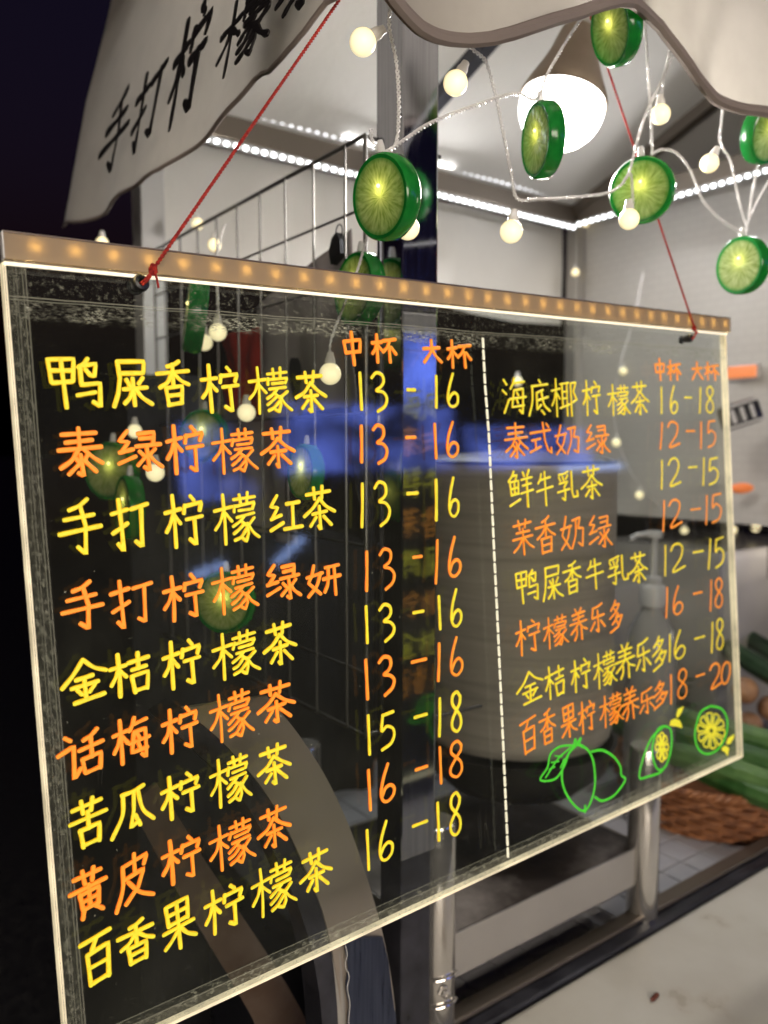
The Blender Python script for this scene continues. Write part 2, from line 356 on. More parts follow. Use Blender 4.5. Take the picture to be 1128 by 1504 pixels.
# ================================================================== GLYPHS (hand strokes in a 100 x 100 box, y down)
MU = [[(0, 32), (40, 26)], [(21, 0), (22, 50), (21, 100)], [(20, 33), (12, 54), (0, 70)], [(23, 38), (38, 54)]]
def rad(g, x0, x1, y0=0, y1=100): return [[(x0 + (x1 - x0) * a / 100, y0 + (y1 - y0) * b / 100) for a, b in s] for s in g]
MUL = rad(MU, 0, 104)
SI = [[(62, 0), (12, 27), (64, 29), (20, 56)], [(10, 58), (84, 50)], [(6, 88), (96, 70)]]
NV = [[(50, 0), (34, 30), (10, 54), (80, 94)], [(88, 26), (60, 66), (4, 98)], [(0, 36), (98, 28)]]
MEI = [[(30, 0), (18, 16), (2, 28)], [(22, 15), (92, 8)], [(24, 34), (10, 78), (86, 73)], [(24, 34), (84, 29), (80, 70), (76, 95), (58, 86)], [(0, 57), (100, 50)], [(42, 40), (50, 47)], [(40, 60), (48, 68)]]
G = {
'木': MU,
'柠': MU + [[(68, 2), (76, 11)], [(52, 19), (49, 35)], [(51, 22), (97, 16), (90, 32)], [(54, 47), (95, 42)], [(75, 45), (76, 97), (60, 88)]],
'檬': MUL[:] + [[(46, 13), (94, 8)], [(60, 2), (61, 19)], [(79, 0), (77, 18)], [(48, 24), (45, 37)], [(48, 26), (95, 21), (89, 33)], [(57, 36), (84, 33)], [(50, 48), (90, 43)], [(68, 47), (56, 58), (42, 67)], [(60, 55), (74, 66), (76, 84), (70, 98), (61, 92)], [(66, 63), (54, 75), (42, 82)], [(72, 74), (58, 88), (44, 95)], [(92, 51), (77, 65)], [(74, 63), (86, 80), (100, 92)]],
'茶': [[(10, 17), (86, 11)], [(34, 3), (36, 27)], [(62, 0), (59, 26)], [(49, 28), (28, 50), (0, 65)], [(49, 28), (72, 46), (98, 59)], [(27, 62), (71, 57)], [(49, 46), (50, 100), (42, 92)], [(38, 70), (19, 90)], [(60, 68), (84, 90)]],
'鸭': [[(3, 4), (8, 50)], [(3, 5), (50, 2), (45, 46)], [(6, 27), (46, 24)], [(8, 50), (45, 46)], [(26, 4), (31, 100)], [(76, 0), (68, 10), (58, 18)], [(60, 16), (90, 10), (86, 36), (77, 34)], [(69, 22), (76, 31)], [(60, 17), (60, 53), (96, 48), (94, 96), (80, 88)], [(52, 74), (86, 69)]],
'屎': [[(16, 5), (84, 2), (80, 27), (20, 31)], [(16, 5), (18, 40), (12, 72), (0, 98)], [(52, 40), (54, 96)], [(26, 62), (86, 57)], [(36, 43), (43, 54)], [(78, 38), (66, 51)], [(50, 63), (40, 80), (26, 93)], [(56, 62), (74, 80), (99, 93)]],
'香': [[(70, 0), (54, 8), (34, 13)], [(0, 29), (98, 22)], [(51, 8), (50, 54)], [(47, 30), (30, 48), (8, 59)], [(55, 29), (76, 44), (98, 52)], [(27, 61), (31, 98)], [(27, 61), (77, 56), (73, 95)], [(31, 78), (73, 74)], [(31, 98), (73, 94)]],
'泰': [[(10, 14), (86, 10)], [(16, 29), (78, 25)], [(0, 46), (98, 40)], [(48, 0), (48, 42)], [(45, 42), (28, 64), (2, 80)], [(56, 42), (76, 60), (98, 72)], [(49, 54), (51, 98), (42, 92)], [(34, 60), (42, 68)], [(46, 72), (20, 93)], [(66, 54), (57, 65)], [(55, 68), (82, 90)]],
'绿': rad(SI, 0, 42, 0, 90) + [[(50, 8), (86, 3), (83, 35)], [(54, 20), (84, 17)], [(43, 38), (99, 33)], [(68, 37), (70, 97), (60, 90)], [(50, 51), (58, 60)], [(66, 63), (45, 84)], [(88, 46), (76, 58)], [(72, 60), (84, 76), (100, 90)]],
'手': [[(72, 0), (52, 11), (28, 18)], [(15, 37), (84, 30)], [(0, 61), (100, 52)], [(55, 14), (63, 50), (59, 99), (43, 87)]],
'打': [[(0, 26), (44, 19)], [(23, 0), (26, 60), (27, 99), (13, 85)], [(2, 64), (42, 47)], [(54, 18), (100, 11)], [(82, 15), (80, 93), (63, 84)]],
'红': rad(SI, 0, 44, 0, 100) + [[(56, 23), (96, 18)], [(75, 22), (74, 82)], [(46, 86), (100, 82)]],
'妍': rad(NV, 0, 48, 4, 98) + [[(56, 16), (98, 11)], [(50, 49), (100, 44)], [(66, 16), (62, 62), (52, 90)], [(85, 14), (84, 100)]],
'金': [[(50, 0), (28, 32), (0, 58)], [(50, 0), (74, 22), (100, 35)], [(33, 46), (70, 41)], [(22, 64), (80, 57)], [(51, 45), (52, 92)], [(34, 69), (42, 81)], [(73, 62), (61, 78)], [(25, 99), (92, 88)]],
'桔': MU + [[(48, 23), (98, 16)], [(72, 3), (73, 40)], [(55, 43), (92, 38)], [(54, 58), (60, 96)], [(54, 58), (96, 52), (91, 92)], [(60, 95), (91, 90)]],
'话': [[(16, 4), (28, 13)], [(0, 42), (36, 28), (31, 98), (46, 78)], [(90, 0), (76, 12), (58, 18)], [(46, 40), (100, 30)], [(74, 13), (74, 58)], [(52, 60), (57, 92)], [(52, 61), (95, 54), (91, 88)], [(57, 91), (91, 86)]],
'梅': MUL + rad(MEI, 44, 100),
'苦': [[(10, 17), (90, 8)], [(34, 3), (37, 29)], [(65, 0), (61, 26)], [(0, 46), (100, 36)], [(50, 28), (50, 62)], [(26, 63), (31, 99)], [(26, 64), (80, 57), (75, 94)], [(31, 98), (75, 93)]],
'瓜': [[(82, 0), (56, 8), (30, 11)], [(33, 12), (28, 56), (0, 99)], [(57, 9), (54, 50), (46, 86), (64, 76)], [(58, 62), (67, 84)], [(67, 6), (76, 52), (100, 80)]],
'黄': [[(14, 16), (86, 8)], [(38, 2), (41, 29)], [(67, 0), (63, 26)], [(0, 42), (98, 30)], [(52, 34), (52, 76)], [(27, 50), (32, 80)], [(27, 50), (78, 43), (75, 76)], [(31, 65), (75, 59)], [(32, 80), (75, 75)], [(33, 86), (31, 99)], [(64, 79), (84, 90)]],
'皮': [[(24, 20), (90, 8), (80, 26)], [(24, 20), (20, 60), (0, 99)], [(56, 0), (53, 38)], [(28, 43), (77, 34), (60, 64), (26, 92)], [(34, 50), (62, 76), (99, 90)]],
'百': [[(0, 15), (100, 3)], [(54, 10), (36, 33)], [(20, 38), (26, 99)], [(20, 38), (91, 28), (86, 92)], [(25, 66), (87, 59)], [(26, 98), (86, 91)]],
'果': [[(14, 7), (19, 47)], [(14, 7), (82, 0), (78, 42)], [(17, 27), (80, 20)], [(19, 47), (78, 41)], [(2, 61), (94, 52)], [(48, 4), (50, 100)], [(46, 61), (26, 80), (5, 93)], [(54, 57), (74, 74), (99, 84)]],
'中': [[(6, 28), (14, 63)], [(6, 28), (95, 21), (88, 58)], [(14, 63), (88, 58)], [(49, 0), (54, 100)]],
'杯': MU + [[(48, 21), (100, 14)], [(75, 18), (62, 44), (45, 62)], [(72, 42), (74, 99)], [(80, 44), (99, 66)]],
'大': [[(4, 37), (92, 30)], [(48, 0), (44, 46), (4, 97)], [(50, 38), (70, 66), (99, 92)]],
'海': [[(6, 6), (18, 17)], [(0, 34), (14, 43)], [(4, 94), (26, 60)]] + rad(MEI, 32, 100),
'底': [[(54, 0), (60, 9)], [(18, 19), (95, 12)], [(20, 18), (17, 60), (0, 99)], [(72, 28), (40, 38)], [(40, 38), (38, 82), (58, 70)], [(40, 57), (93, 48)], [(63, 33), (74, 68), (99, 86)], [(60, 86), (72, 95)]],
'椰': rad(MU, 0, 80) + [[(33, 14), (66, 10)], [(40, 14), (40, 76)], [(58, 12), (58, 100)], [(40, 34), (58, 32)], [(40, 53), (58, 51)], [(31, 79), (66, 69)], [(74, 10), (75, 100)], [(74, 11), (95, 8), (84, 34), (97, 54), (82, 62)]],
'式': [[(4, 31), (96, 22)], [(8, 55), (46, 49)], [(26, 54), (26, 82)], [(0, 89), (50, 74)], [(61, 0), (68, 55), (82, 84), (99, 94), (98, 78)], [(78, 4), (89, 14)]],
'奶': rad(NV, 0, 48) + [[(52, 13), (86, 6), (76, 38), (99, 40), (93, 93), (78, 84)], [(66, 12), (64, 56), (47, 97)]],
'鲜': [[(24, 0), (14, 14), (2, 27)], [(16, 12), (37, 10), (28, 27)], [(8, 30), (10, 66)], [(8, 30), (42, 26), (40, 62)], [(10, 48), (40, 44)], [(10, 65), (40, 61)], [(25, 28), (25, 63)], [(4, 93), (46, 76)], [(60, 4), (66, 15)], [(88, 0), (80, 14)], [(54, 24), (98, 18)], [(58, 41), (94, 36)], [(50, 61), (100, 54)], [(76, 20), (76, 100)]],
'牛': [[(32, 6), (24, 22), (10, 34)], [(24, 25), (86, 18)], [(0, 57), (100, 46)], [(53, 0), (55, 100)]],
'乳': [[(56, 2), (34, 8), (10, 12)], [(10, 20), (15, 31)], [(27, 18), (31, 29)], [(51, 14), (43, 26)], [(10, 39), (50, 34), (33, 52)], [(33, 52), (38, 70), (36, 95), (22, 88)], [(0, 67), (58, 58)], [(72, 2), (71, 70), (78, 86), (98, 84), (98, 68)]],
'茉': [[(8, 15), (88, 8)], [(32, 2), (35, 25)], [(64, 0), (61, 22)], [(20, 37), (80, 32)], [(4, 55), (94, 48)], [(50, 26), (52, 100)], [(46, 55), (28, 76), (6, 90)], [(55, 52), (76, 72), (98, 84)]],
'养': [[(34, 0), (40, 11)], [(68, 0), (58, 12)], [(16, 19), (86, 14)], [(20, 33), (80, 28)], [(0, 49), (98, 42)], [(51, 14), (46, 48), (4, 78)], [(55, 46), (74, 62), (99, 71)], [(38, 64), (36, 82), (24, 98)], [(66, 62), (67, 100)]],
'乐': [[(84, 0), (56, 10), (24, 14)], [(25, 14), (18, 47), (93, 40)], [(54, 24), (57, 97), (44, 88)], [(34, 60), (8, 86)], [(72, 58), (96, 81)]],
'多': [[(52, 0), (38, 16), (18, 28)], [(38, 14), (78, 12), (50, 38), (8, 55)], [(42, 24), (52, 33)], [(66, 42), (48, 60), (24, 74)], [(52, 53), (95, 49), (64, 84), (10, 100)], [(52, 64), (63, 74)]],
'1': [[(100, 0), (60, 50), (0, 100)]],
'2': [[(0, 20), (22, 3), (62, 0), (88, 18), (70, 52), (6, 98), (100, 86)]],
'3': [[(2, 12), (34, 0), (74, 5), (82, 22), (64, 36), (28, 45), (72, 50), (99, 66), (82, 86), (30, 100)]],
'5': [[(24, 4), (99, 0)], [(24, 4), (12, 46), (50, 36), (92, 48), (98, 68), (70, 90), (6, 100)]],
'6': [[(62, 0), (24, 36), (2, 72), (14, 94), (50, 100), (90, 88), (98, 68), (70, 58), (34, 64), (8, 82)]],
'8': [[(96, 14), (70, 0), (30, 6), (20, 26), (50, 44), (86, 62), (88, 86), (52, 100), (12, 90), (10, 70), (50, 48), (88, 30), (96, 14)]],
'0': [[(60, 0), (22, 18), (2, 62), (20, 97), (62, 94), (96, 56), (96, 14), (60, 0)]],
'-': [[(0, 60), (100, 40)]],
}
CURVY = set('2356809')
def stroke_mesh(bm, P, wdt, th, brush=False):
    """flat marker stroke in local x,y (y down -> handled by caller), raised th along z"""
    n = len(P); L = 0; acc = [0]
    for a, b in zip(P, P[1:]): L += (b - a).length; acc.append(L)
    if L < 1e-6: return
    top = []; 
    for i, p in enumerate(P):
        t = (P[min(i + 1, n - 1)] - P[max(i - 1, 0)]); t.normalize(); nn = Vector((-t.y, t.x, 0))
        s = acc[i] / L
        if brush: hw = wdt * (.42 + .40 * abs(math.cos(math.pi * s * .9))) * (1 if s < .85 else 1 - (s - .85) * 2.5)
        else: hw = wdt * (.5 + .035 * math.sin(s * 9))
        top.append((p, nn, t, hw))
    rows = []
    p, nn, t, hw = top[0]                      # round start cap
    for a in (-.8, -.5): rows.append((p + t * hw * a, nn, hw * math.sqrt(1 - a * a)))
    for q in top: rows.append((q[0], q[1], q[3]))
    p, nn, t, hw = top[-1]
    for a in (.5, .8): rows.append((p + t * hw * a, nn, hw * math.sqrt(1 - a * a)))
    V = []
    for p, nn, hw in rows:
        V.append([bm.verts.new(p + nn * hw), bm.verts.new(p + nn * hw * .7 + Vector((0, 0, th))), bm.verts.new(p - nn * hw * .7 + Vector((0, 0, th))), bm.verts.new(p - nn * hw)])
    for a, b in zip(V, V[1:]):
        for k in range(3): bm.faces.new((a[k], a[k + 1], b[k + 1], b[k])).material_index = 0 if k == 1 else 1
        bm.faces.new((a[3], a[0], b[0], b[3]))
    bm.faces.new(V[0]); bm.faces.new(V[-1][::-1])
class Plane:
    def __init__(s, o, u, v):
        s.o, s.u, s.v = o, u.normalized(), v.normalized(); s.n = s.u.cross(s.v).normalized()
        if s.n.dot(CAMP - o) < 0: s.n = -s.n
        s.M = Matrix((s.u, s.v, s.n)).transposed().to_4x4(); s.M.translation = o
    def hit(s, px, py):
        p = on(px, py, s.n, s.o) - s.o; return Vector((p.dot(s.u), p.dot(s.v), 0))
    def fit(s, x0, y0, x1, y1):
        c = s.hit((x0 + x1) / 2, (y0 + y1) / 2); W = s.M @ c; e = .001
        a = pix(W); bu = pix(W + s.u * e); bv = pix(W + s.v * e)
        ux, uy = abs(bu[0] - a[0]) / e, abs(bu[1] - a[1]) / e; vx, vy = abs(bv[0] - a[0]) / e, abs(bv[1] - a[1]) / e
        wp, hp = x1 - x0, y1 - y0; D = ux * vy - vx * uy
        w_ = (wp * vy - vx * hp) / D; h_ = (ux * hp - uy * wp) / D
        w_ = w_ * .35 + wp / ux * .65; h_ = h_ * .55 + hp / vy * .45
        return c, w_, h_
def glyph(pl, ch, x0, y0, x1, y1, m, parent, wdt=.0034, th=.0005, brush=False, name='character', shear=0):
    thin = ch in '1-'
    c, w_, h_ = pl.fit(x0, y0, x1, y1)
    if ch == '1': w_ = max(w_, .001)
    inner = 0 if brush else wdt                      # the box is the inked outline
    w2, h2 = max(w_ - inner, .0004 if thin else .004), max(h_ - inner, .0004 if thin else .004)
    if ch == '-': h2 = 0.0
    bm = bmesh.new(); rnd = random.Random(hash((ch, int(x0), int(y0))) & 0xffff if False else int(x0 * 31 + y0 * 17))
    for k, s in enumerate(G[ch]):
        P = [Vector((c.x + ((a / 100 - .5) + shear * (.5 - b / 100)) * w2, c.y + (b / 100 - .5) * h2, 0)) for a, b in s]
        j = .0 if thin else .012
        P = [p + Vector((rnd.uniform(-j, j) * w2, rnd.uniform(-j, j) * h2, 0)) for p in P]
        if ch in CURVY or len(P) == 3 and (P[1] - P[0]).angle(P[2] - P[1]) < R(50): P = smoothpts(P, 6)
        else:
            Q = [P[0]]
            for a, b in zip(P, P[1:]):
                for t in (.12, .5, .88, 1): Q.append(a.lerp(b, t))
            P = Q
        stroke_mesh(bm, P, wdt * rnd.uniform(.9, 1.06), th * (1 + .08 * k), brush)
    o = link(name, bm, m, parent, False, mw=pl.M)
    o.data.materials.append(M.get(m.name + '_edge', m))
    return o

# brush lettering on the left valance
pv = Plane(Vector((XV - .016, 1.2, H(.33))), Vector((0, -1, 0)), Vector((-.034, 0, -.17)))
for ch, x0, y0, x1, y1 in (('手', 145, 132, 192, 262), ('打', 193, 92, 240, 224), ('柠', 248, 8, 306, 184), ('檬', 318, -34, 402, 112), ('茶', 404, -120, 500, 30)):
    glyph(pv, ch, x0, y0, x1, y1, M['brush_ink'], aw, {'檬': .0052, '茶': .006, '柠': .0085}.get(ch, .0078), .0006, True)

# ================================================================== MENU SIGN
TL = Vector((.1053, .5275, H(.1099))); U = Vector((.7738, .0011, .0218)).normalized(); Vd = Vector((.00826, -.03157, -.4989)); Vd = (Vd - U * Vd.dot(U)).normalized()
SW, SH, ST = .7741, .500, .008
sp = Plane(TL, U, Vd); sn = sp.n
sign = thing('menu_board', 'edge-lit clear acrylic menu board with yellow and orange handwriting hung on red cord', 'menu board', tuple(TL + U * SW / 2 + Vd * SH))
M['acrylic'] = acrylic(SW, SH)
bm = bmesh.new(); box(bm, (0, 0, -ST), (SW, SH, 0)); bm.faces.ensure_lookup_table()
# the sheet: clear faces, glowing cut edges as their own strips
side = [f for f in bm.faces if abs(f.normal.z) < .5]; bmesh.ops.delete(bm, geom=side, context='FACES')
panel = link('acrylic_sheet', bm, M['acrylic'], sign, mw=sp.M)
def local_box(name, a, b, m, parent, bev=0): return link(name, BX(a, b, bev), m, parent, mw=sp.M)
local_box('cut_edge', (-.0008, 0, -ST), (0, SH, 0), M['edge_glow'], sign)
local_box('cut_edge', (SW, 0, -ST), (SW + .0008, SH, 0), M['edge_glow'], sign)
local_box('cut_edge', (0, SH, -ST), (SW, SH + .0008, 0), M['edge_glow'], sign)
# polished bevel lines that catch the edge light on the front face
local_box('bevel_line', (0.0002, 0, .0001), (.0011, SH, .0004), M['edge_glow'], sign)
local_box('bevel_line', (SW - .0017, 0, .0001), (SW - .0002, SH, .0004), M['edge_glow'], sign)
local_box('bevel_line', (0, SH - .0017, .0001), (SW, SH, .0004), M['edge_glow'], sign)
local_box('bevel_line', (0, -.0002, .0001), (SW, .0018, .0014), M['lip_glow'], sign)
# light bar along the top
bar = link('light_bar', BX((.0, -.017, -.012), (SW + .002, -.001, -.001), .0006), mat('bar_aluminium', (.35, .31, .27), .4, .9), sign, mw=sp.M)
cov = bpy.data.materials.new('frosted_cover'); cov.use_nodes = True; cn = cov.node_tree.nodes; cl = cov.node_tree.links
b = cn['Principled BSDF']; b.inputs['Base Color'].default_value = (.46, .39, .31, 1); b.inputs['Roughness'].default_value = .25
t = cn.new('ShaderNodeBsdfTranslucent'); t.inputs[0].default_value = (.96, .80, .54, 1); mx = cn.new('ShaderNodeMixShader'); mx.inputs[0].default_value = .55
cl.new(b.outputs[0], mx.inputs[1]); cl.new(t.outputs[0], mx.inputs[2]); cl.new(mx.outputs[0], cn['Material Output'].inputs[0])
local_box('bar_cover', (.0, -.0165, .0036), (SW + .002, -.0012, .0042), cov, bar)
local_box('bar_cap', (-.0008, -.017, -.001), (.0, -.001, .0052), M['white_plastic'], bar)
local_box('bar_cap', (SW + .002, -.017, -.001), (SW + .0028, -.001, .0052), M['white_plastic'], bar)
local_box('bar_rim', (.0, -.0175, -.001), (SW + .002, -.0166, .0052), mat('bar_rim_metal', (.25, .2, .17), .4, .8), bar)
ledw = mat('warm_led', (.8, .6, .3), .4, 0, (1, .73, .27), 720)
ledm = mat('warm_led_white', (.8, .6, .3), .4, 0, (1, .72, .38), 42)
proto = None
for i in range(33):
    x = .018 + i * .0234
    if proto is None: proto = local_box('led', (-.0014, -.0012, 0), (.0014, .0012, .0006), ledw, bar)
    o = proto if i == 0 else share(proto, 'led', parent=bar, mw=sp.M)
    o.matrix_world = sp.M @ Matrix.Translation((x, -.010, .0002))
# writing ------------------------------------------------------------
def z3(l): return [(c, x0 / 2.256, y0 / 2.256 + 480, x1 / 2.256, y1 / 2.256 + 480) for c, x0, y0, x1, y1 in l]
def zz(l, s, ox, oy): return [(c, x0 / s + ox, y0 / s + oy, x1 / s + ox, y1 / s + oy) for c, x0, y0, x1, y1 in l]
Yk, Ok = M['yellow_ink'], M['orange_ink']
rows = []
rows += [(Yk, z3([('鸭', 148, 95, 352, 278), ('屎', 365, 100, 512, 275), ('香', 512, 105, 637, 270), ('柠', 662, 122, 803, 290), ('檬', 820, 130, 968, 292), ('茶', 972, 140, 1088, 292)]))]
rows += [(Ok, z3([('泰', 185, 325, 352, 508), ('绿', 380, 335, 543, 490), ('柠', 545, 320, 687, 492), ('檬', 700, 332, 855, 490), ('茶', 857, 325, 985, 475)]))]
rows += [(Yk, z3([('手', 185, 560, 345, 765), ('打', 362, 562, 502, 752), ('柠', 542, 548, 685, 738), ('檬', 705, 543, 862, 725), ('红', 885, 550, 1005, 697), ('茶', 1000, 520, 1118, 682)]))]
s4 = (2.256, 40, 780); s5 = (2.256, 40, 1060)
rows += [(Ok, zz([('手', 105, 155, 262, 340), ('打', 270, 148, 425, 330), ('柠', 447, 133, 597, 305), ('檬', 610, 105, 768, 278), ('绿', 785, 100, 910, 243), ('妍', 920, 95, 1043, 225)], *s4))]
rows += [(Yk, zz([('金', 105, 410, 272, 582), ('桔', 268, 390, 415, 555), ('柠', 445, 350, 587, 528), ('檬', 612, 322, 772, 495), ('茶', 778, 290, 898, 455)], *s4))]
rows += [(Ok, zz([('话', 95, 650, 262, 835), ('梅', 277, 605, 415, 780), ('柠', 442, 570, 577, 742), ('檬', 602, 520, 752, 702), ('茶', 757, 487, 895, 650)], *s4))]
rows += [(Yk, zz([('苦', 132, 237, 273, 427), ('瓜', 268, 203, 425, 388), ('柠', 440, 157, 583, 327), ('檬', 602, 100, 745, 287), ('茶', 758, 62, 880, 222)], *s5))]
rows += [(Ok, zz([('黄', 132, 467, 275, 667), ('皮', 282, 418, 425, 630), ('柠', 443, 365, 585, 545), ('檬', 602, 313, 757, 497), ('茶', 757, 265, 880, 432)], *s5))]
rows += [(Yk, zz([('百', 170, 680, 290, 885), ('香', 293, 640, 430, 818), ('果', 440, 573, 565, 768), ('柠', 583, 527, 727, 708), ('檬', 740, 452, 893, 650), ('茶', 898, 407, 1017, 580)], *s5))]
s6 = (3.76, 480, 460); s7 = (3.133, 480, 820)
rows += [(Ok, zz([('中', 78, 95, 205, 298), ('杯', 240, 108, 392, 285), ('大', 522, 138, 640, 290), ('杯', 658, 143, 803, 312)], *s6))]
rows += [(Yk, zz([('1', 175, 320, 200, 542), ('3', 240, 320, 342, 552), ('-', 437, 412, 493, 434), ('1', 590, 338, 618, 530), ('6', 655, 325, 732, 527)], *s6))]
rows += [(Ok, zz([('1', 175, 613, 208, 832), ('3', 248, 608, 342, 842), ('-', 430, 676, 495, 696), ('1', 590, 603, 610, 810), ('6', 652, 592, 732, 803)], *s6))]
rows += [(Yk, zz([('1', 175, 932, 215, 1190), ('3', 257, 920, 357, 1185), ('-', 437, 985, 508, 1005), ('1', 588, 912, 620, 1152), ('6', 662, 898, 735, 1132)], *s6))]
rows += [(Ok, zz([('1', 202, 1308, 238, 1541), ('3', 285, 1288, 383, 1534), ('-', 470, 1335, 530, 1356), ('1', 585, 1245, 627, 1500), ('6', 662, 1228, 745, 1465)], *s6))]
rows += [(Yk, zz([('1', 172, 213, 195, 397), ('3', 237, 200, 318, 392), ('-', 392, 238, 450, 256), ('1', 510, 167, 527, 333), ('6', 562, 133, 625, 322)], *s7))]
rows += [(Ok, zz([('1', 176, 460, 191, 655), ('3', 235, 440, 318, 640), ('-', 385, 460, 462, 482), ('1', 500, 385, 530, 570), ('6', 560, 355, 630, 548)], *s7))]
rows += [(Yk, zz([('1', 182, 715, 205, 910), ('5', 237, 700, 318, 887), ('-', 398, 710, 465, 740), ('1', 505, 638, 533, 825), ('8', 562, 607, 627, 808)], *s7))]
rows += [(Ok, zz([('1', 187, 967, 205, 1165), ('6', 238, 932, 318, 1132), ('-', 403, 953, 467, 978), ('1', 513, 862, 533, 1042), ('8', 555, 830, 632, 1020)], *s7))]
rows += [(Yk, zz([('1', 178, 1243, 200, 1440), ('6', 232, 1195, 310, 1400), ('-', 390, 1200, 467, 1242), ('1', 503, 1118, 523, 1305), ('8', 555, 1070, 625, 1287)], *s7))]
s8 = (2.968, 720, 500); s9 = (2.765, 720, 800)
rows += [(Ok, zz([('中', 712, 75, 765, 180), ('杯', 770, 85, 832, 178), ('大', 875, 90, 930, 180), ('杯', 932, 92, 998, 178)], *s8))]
rows += [(Yk, zz([('海', 50, 158, 160, 332), ('底', 162, 165, 262, 335), ('椰', 265, 165, 385, 335), ('柠', 400, 170, 485, 330), ('檬', 510, 190, 610, 332), ('茶', 610, 175, 695, 330), ('1', 740, 200, 752, 322), ('6', 780, 195, 818, 322), ('-', 845, 243, 880, 255), ('1', 907, 202, 922, 320), ('8', 935, 197, 977, 320)], *s8))]
rows += [(Ok, zz([('泰', 60, 355, 168, 523), ('式', 168, 352, 272, 508), ('奶', 280, 365, 392, 505), ('绿', 412, 362, 522, 505), ('1', 735, 355, 755, 478), ('2', 772, 350, 828, 472), ('-', 852, 388, 893, 402), ('1', 912, 352, 925, 475), ('5', 942, 345, 985, 470)], *s8))]
rows += [(Yk, zz([('鲜', 75, 562, 190, 737), ('牛', 197, 565, 277, 727), ('乳', 288, 562, 385, 710), ('茶', 392, 540, 492, 700), ('1', 740, 520, 755, 652), ('2', 775, 510, 832, 642), ('-', 862, 545, 903, 560), ('1', 922, 508, 937, 635), ('5', 948, 508, 995, 632)], *s8))]
rows += [(Ok, zz([('茉', 90, 775, 195, 942), ('香', 193, 760, 290, 938), ('奶', 303, 757, 412, 920), ('绿', 425, 755, 532, 918), ('1', 747, 695, 765, 835), ('2', 778, 688, 837, 820), ('-', 872, 728, 918, 743), ('1', 935, 673, 950, 805), ('5', 960, 663, 1010, 797)], *s8))]
rows += [(Yk, zz([('1', 755, 890, 770, 1030), ('2', 785, 880, 850, 1015), ('-', 882, 912, 930, 930), ('1', 945, 862, 965, 1000), ('5', 975, 855, 1020, 993)], *s8))]
rows += [(Yk, zz([('鸭', 98, 97, 200, 245), ('屎', 208, 75, 298, 235), ('香', 293, 60, 372, 208), ('牛', 385, 50, 463, 188), ('乳', 475, 35, 563, 172), ('茶', 562, 22, 642, 165)], *s9))]
rows += [(Ok, zz([('柠', 100, 295, 208, 452), ('檬', 213, 280, 318, 425), ('养', 320, 250, 397, 395), ('乐', 398, 233, 470, 368), ('多', 477, 220, 542, 362), ('1', 708, 170, 725, 300), ('6', 738, 162, 783, 290), ('-', 823, 188, 862, 205), ('1', 888, 140, 903, 272), ('8', 907, 132, 947, 262)], *s9))]
rows += [(Yk, zz([('金', 103, 505, 217, 657), ('桔', 220, 480, 305, 632), ('柠', 325, 455, 412, 603), ('檬', 418, 425, 513, 587), ('养', 505, 395, 590, 553), ('乐', 583, 375, 655, 530), ('多', 650, 365, 722, 515), ('1', 722, 362, 735, 478), ('6', 743, 340, 793, 470), ('-', 828, 370, 872, 385), ('1', 893, 312, 908, 442), ('8', 913, 295, 950, 432)], *s9))]
rows += [(Ok, zz([('百', 118, 690, 190, 857), ('香', 195, 660, 268, 820), ('果', 283, 640, 355, 792), ('柠', 357, 625, 430, 770), ('檬', 443, 595, 540, 745), ('养', 530, 570, 605, 720), ('乐', 598, 575, 670, 700), ('多', 655, 545, 725, 670), ('1', 728, 525, 740, 650), ('8', 755, 500, 803, 632), ('-', 833, 515, 872, 545), ('2', 890, 475, 940, 590), ('0', 935, 470, 977, 570)], *s9))]
inkpl = Plane(TL + sn * .0002, U, Vd)
for m_, row in rows:
    for ch, x0, y0, x1, y1 in row:
        xm = (x0 + x1) / 2; small = xm > 715
        wdt = .0024 if small else .0031
        if ch in '檬椰' : wdt *= .84
        if (ch in '中杯大'): wdt = .0027 if small else .0033
        glyph(inkpl, ch, x0, y0, x1, y1, m_, sign, wdt, .0005, False, 'digit' if ch in '0123456789' else 'dash' if ch == '-' else 'character')
# dashed divider
dp = [(709, 496), (712, 560), (718, 640), (722, 730), (726, 820), (731, 920), (736, 1030), (741, 1140), (746, 1256)]
xs = [p[1] for p in dp]; ys = [p[0] for p in dp]; yy = 498.0
while yy < 1250:
    h_ = 11.5; a = inkpl.hit(lin(yy, xs, ys), yy); b2 = inkpl.hit(lin(yy + h_, xs, ys) + .2, yy + h_)
    bm = bmesh.new(); stroke_mesh(bm, [a.lerp(b2, t) for t in (0, .33, .66, 1)], .0028, .0005)
    link('divider_dash', bm, M['cream_ink'], sign, mw=inkpl.M); yy += 17.4
# lime drawings (pixel outlines read from the photo, laid on the board)
def doodle(pts, m_, name, wdt=.0026, s=s9, closed=False):
    P = [inkpl.hit(x / s[0] + s[1], y / s[0] + s[2]) for x, y in pts]
    if closed: P.append(P[0])
    P = smoothpts(P, 7); bm = bmesh.new(); stroke_mesh(bm, P, wdt, .0005); return link(name, bm, m_, sign, mw=inkpl.M)
Gk = M['green_ink']
doodle([(350, 815), (318, 850), (292, 920), (298, 985), (330, 1045), (372, 1080), (400, 1062), (424, 985), (422, 900), (405, 845), (375, 818), (348, 812)], Gk, 'lime_outline')
doodle([(385, 1085), (385, 1060)], Gk, 'lime_outline')
doodle([(338, 820), (345, 790), (352, 805), (368, 785), (362, 808), (375, 822)], Gk, 'lime_outline')
doodle([(340, 815), (285, 820), (245, 850), (232, 905), (203, 955), (262, 952), (300, 900), (318, 850), (340, 815)], Gk, 'leaf_outline', .0022)
doodle([(325, 825), (275, 870), (225, 945)], Gk, 'leaf_outline', .0018)
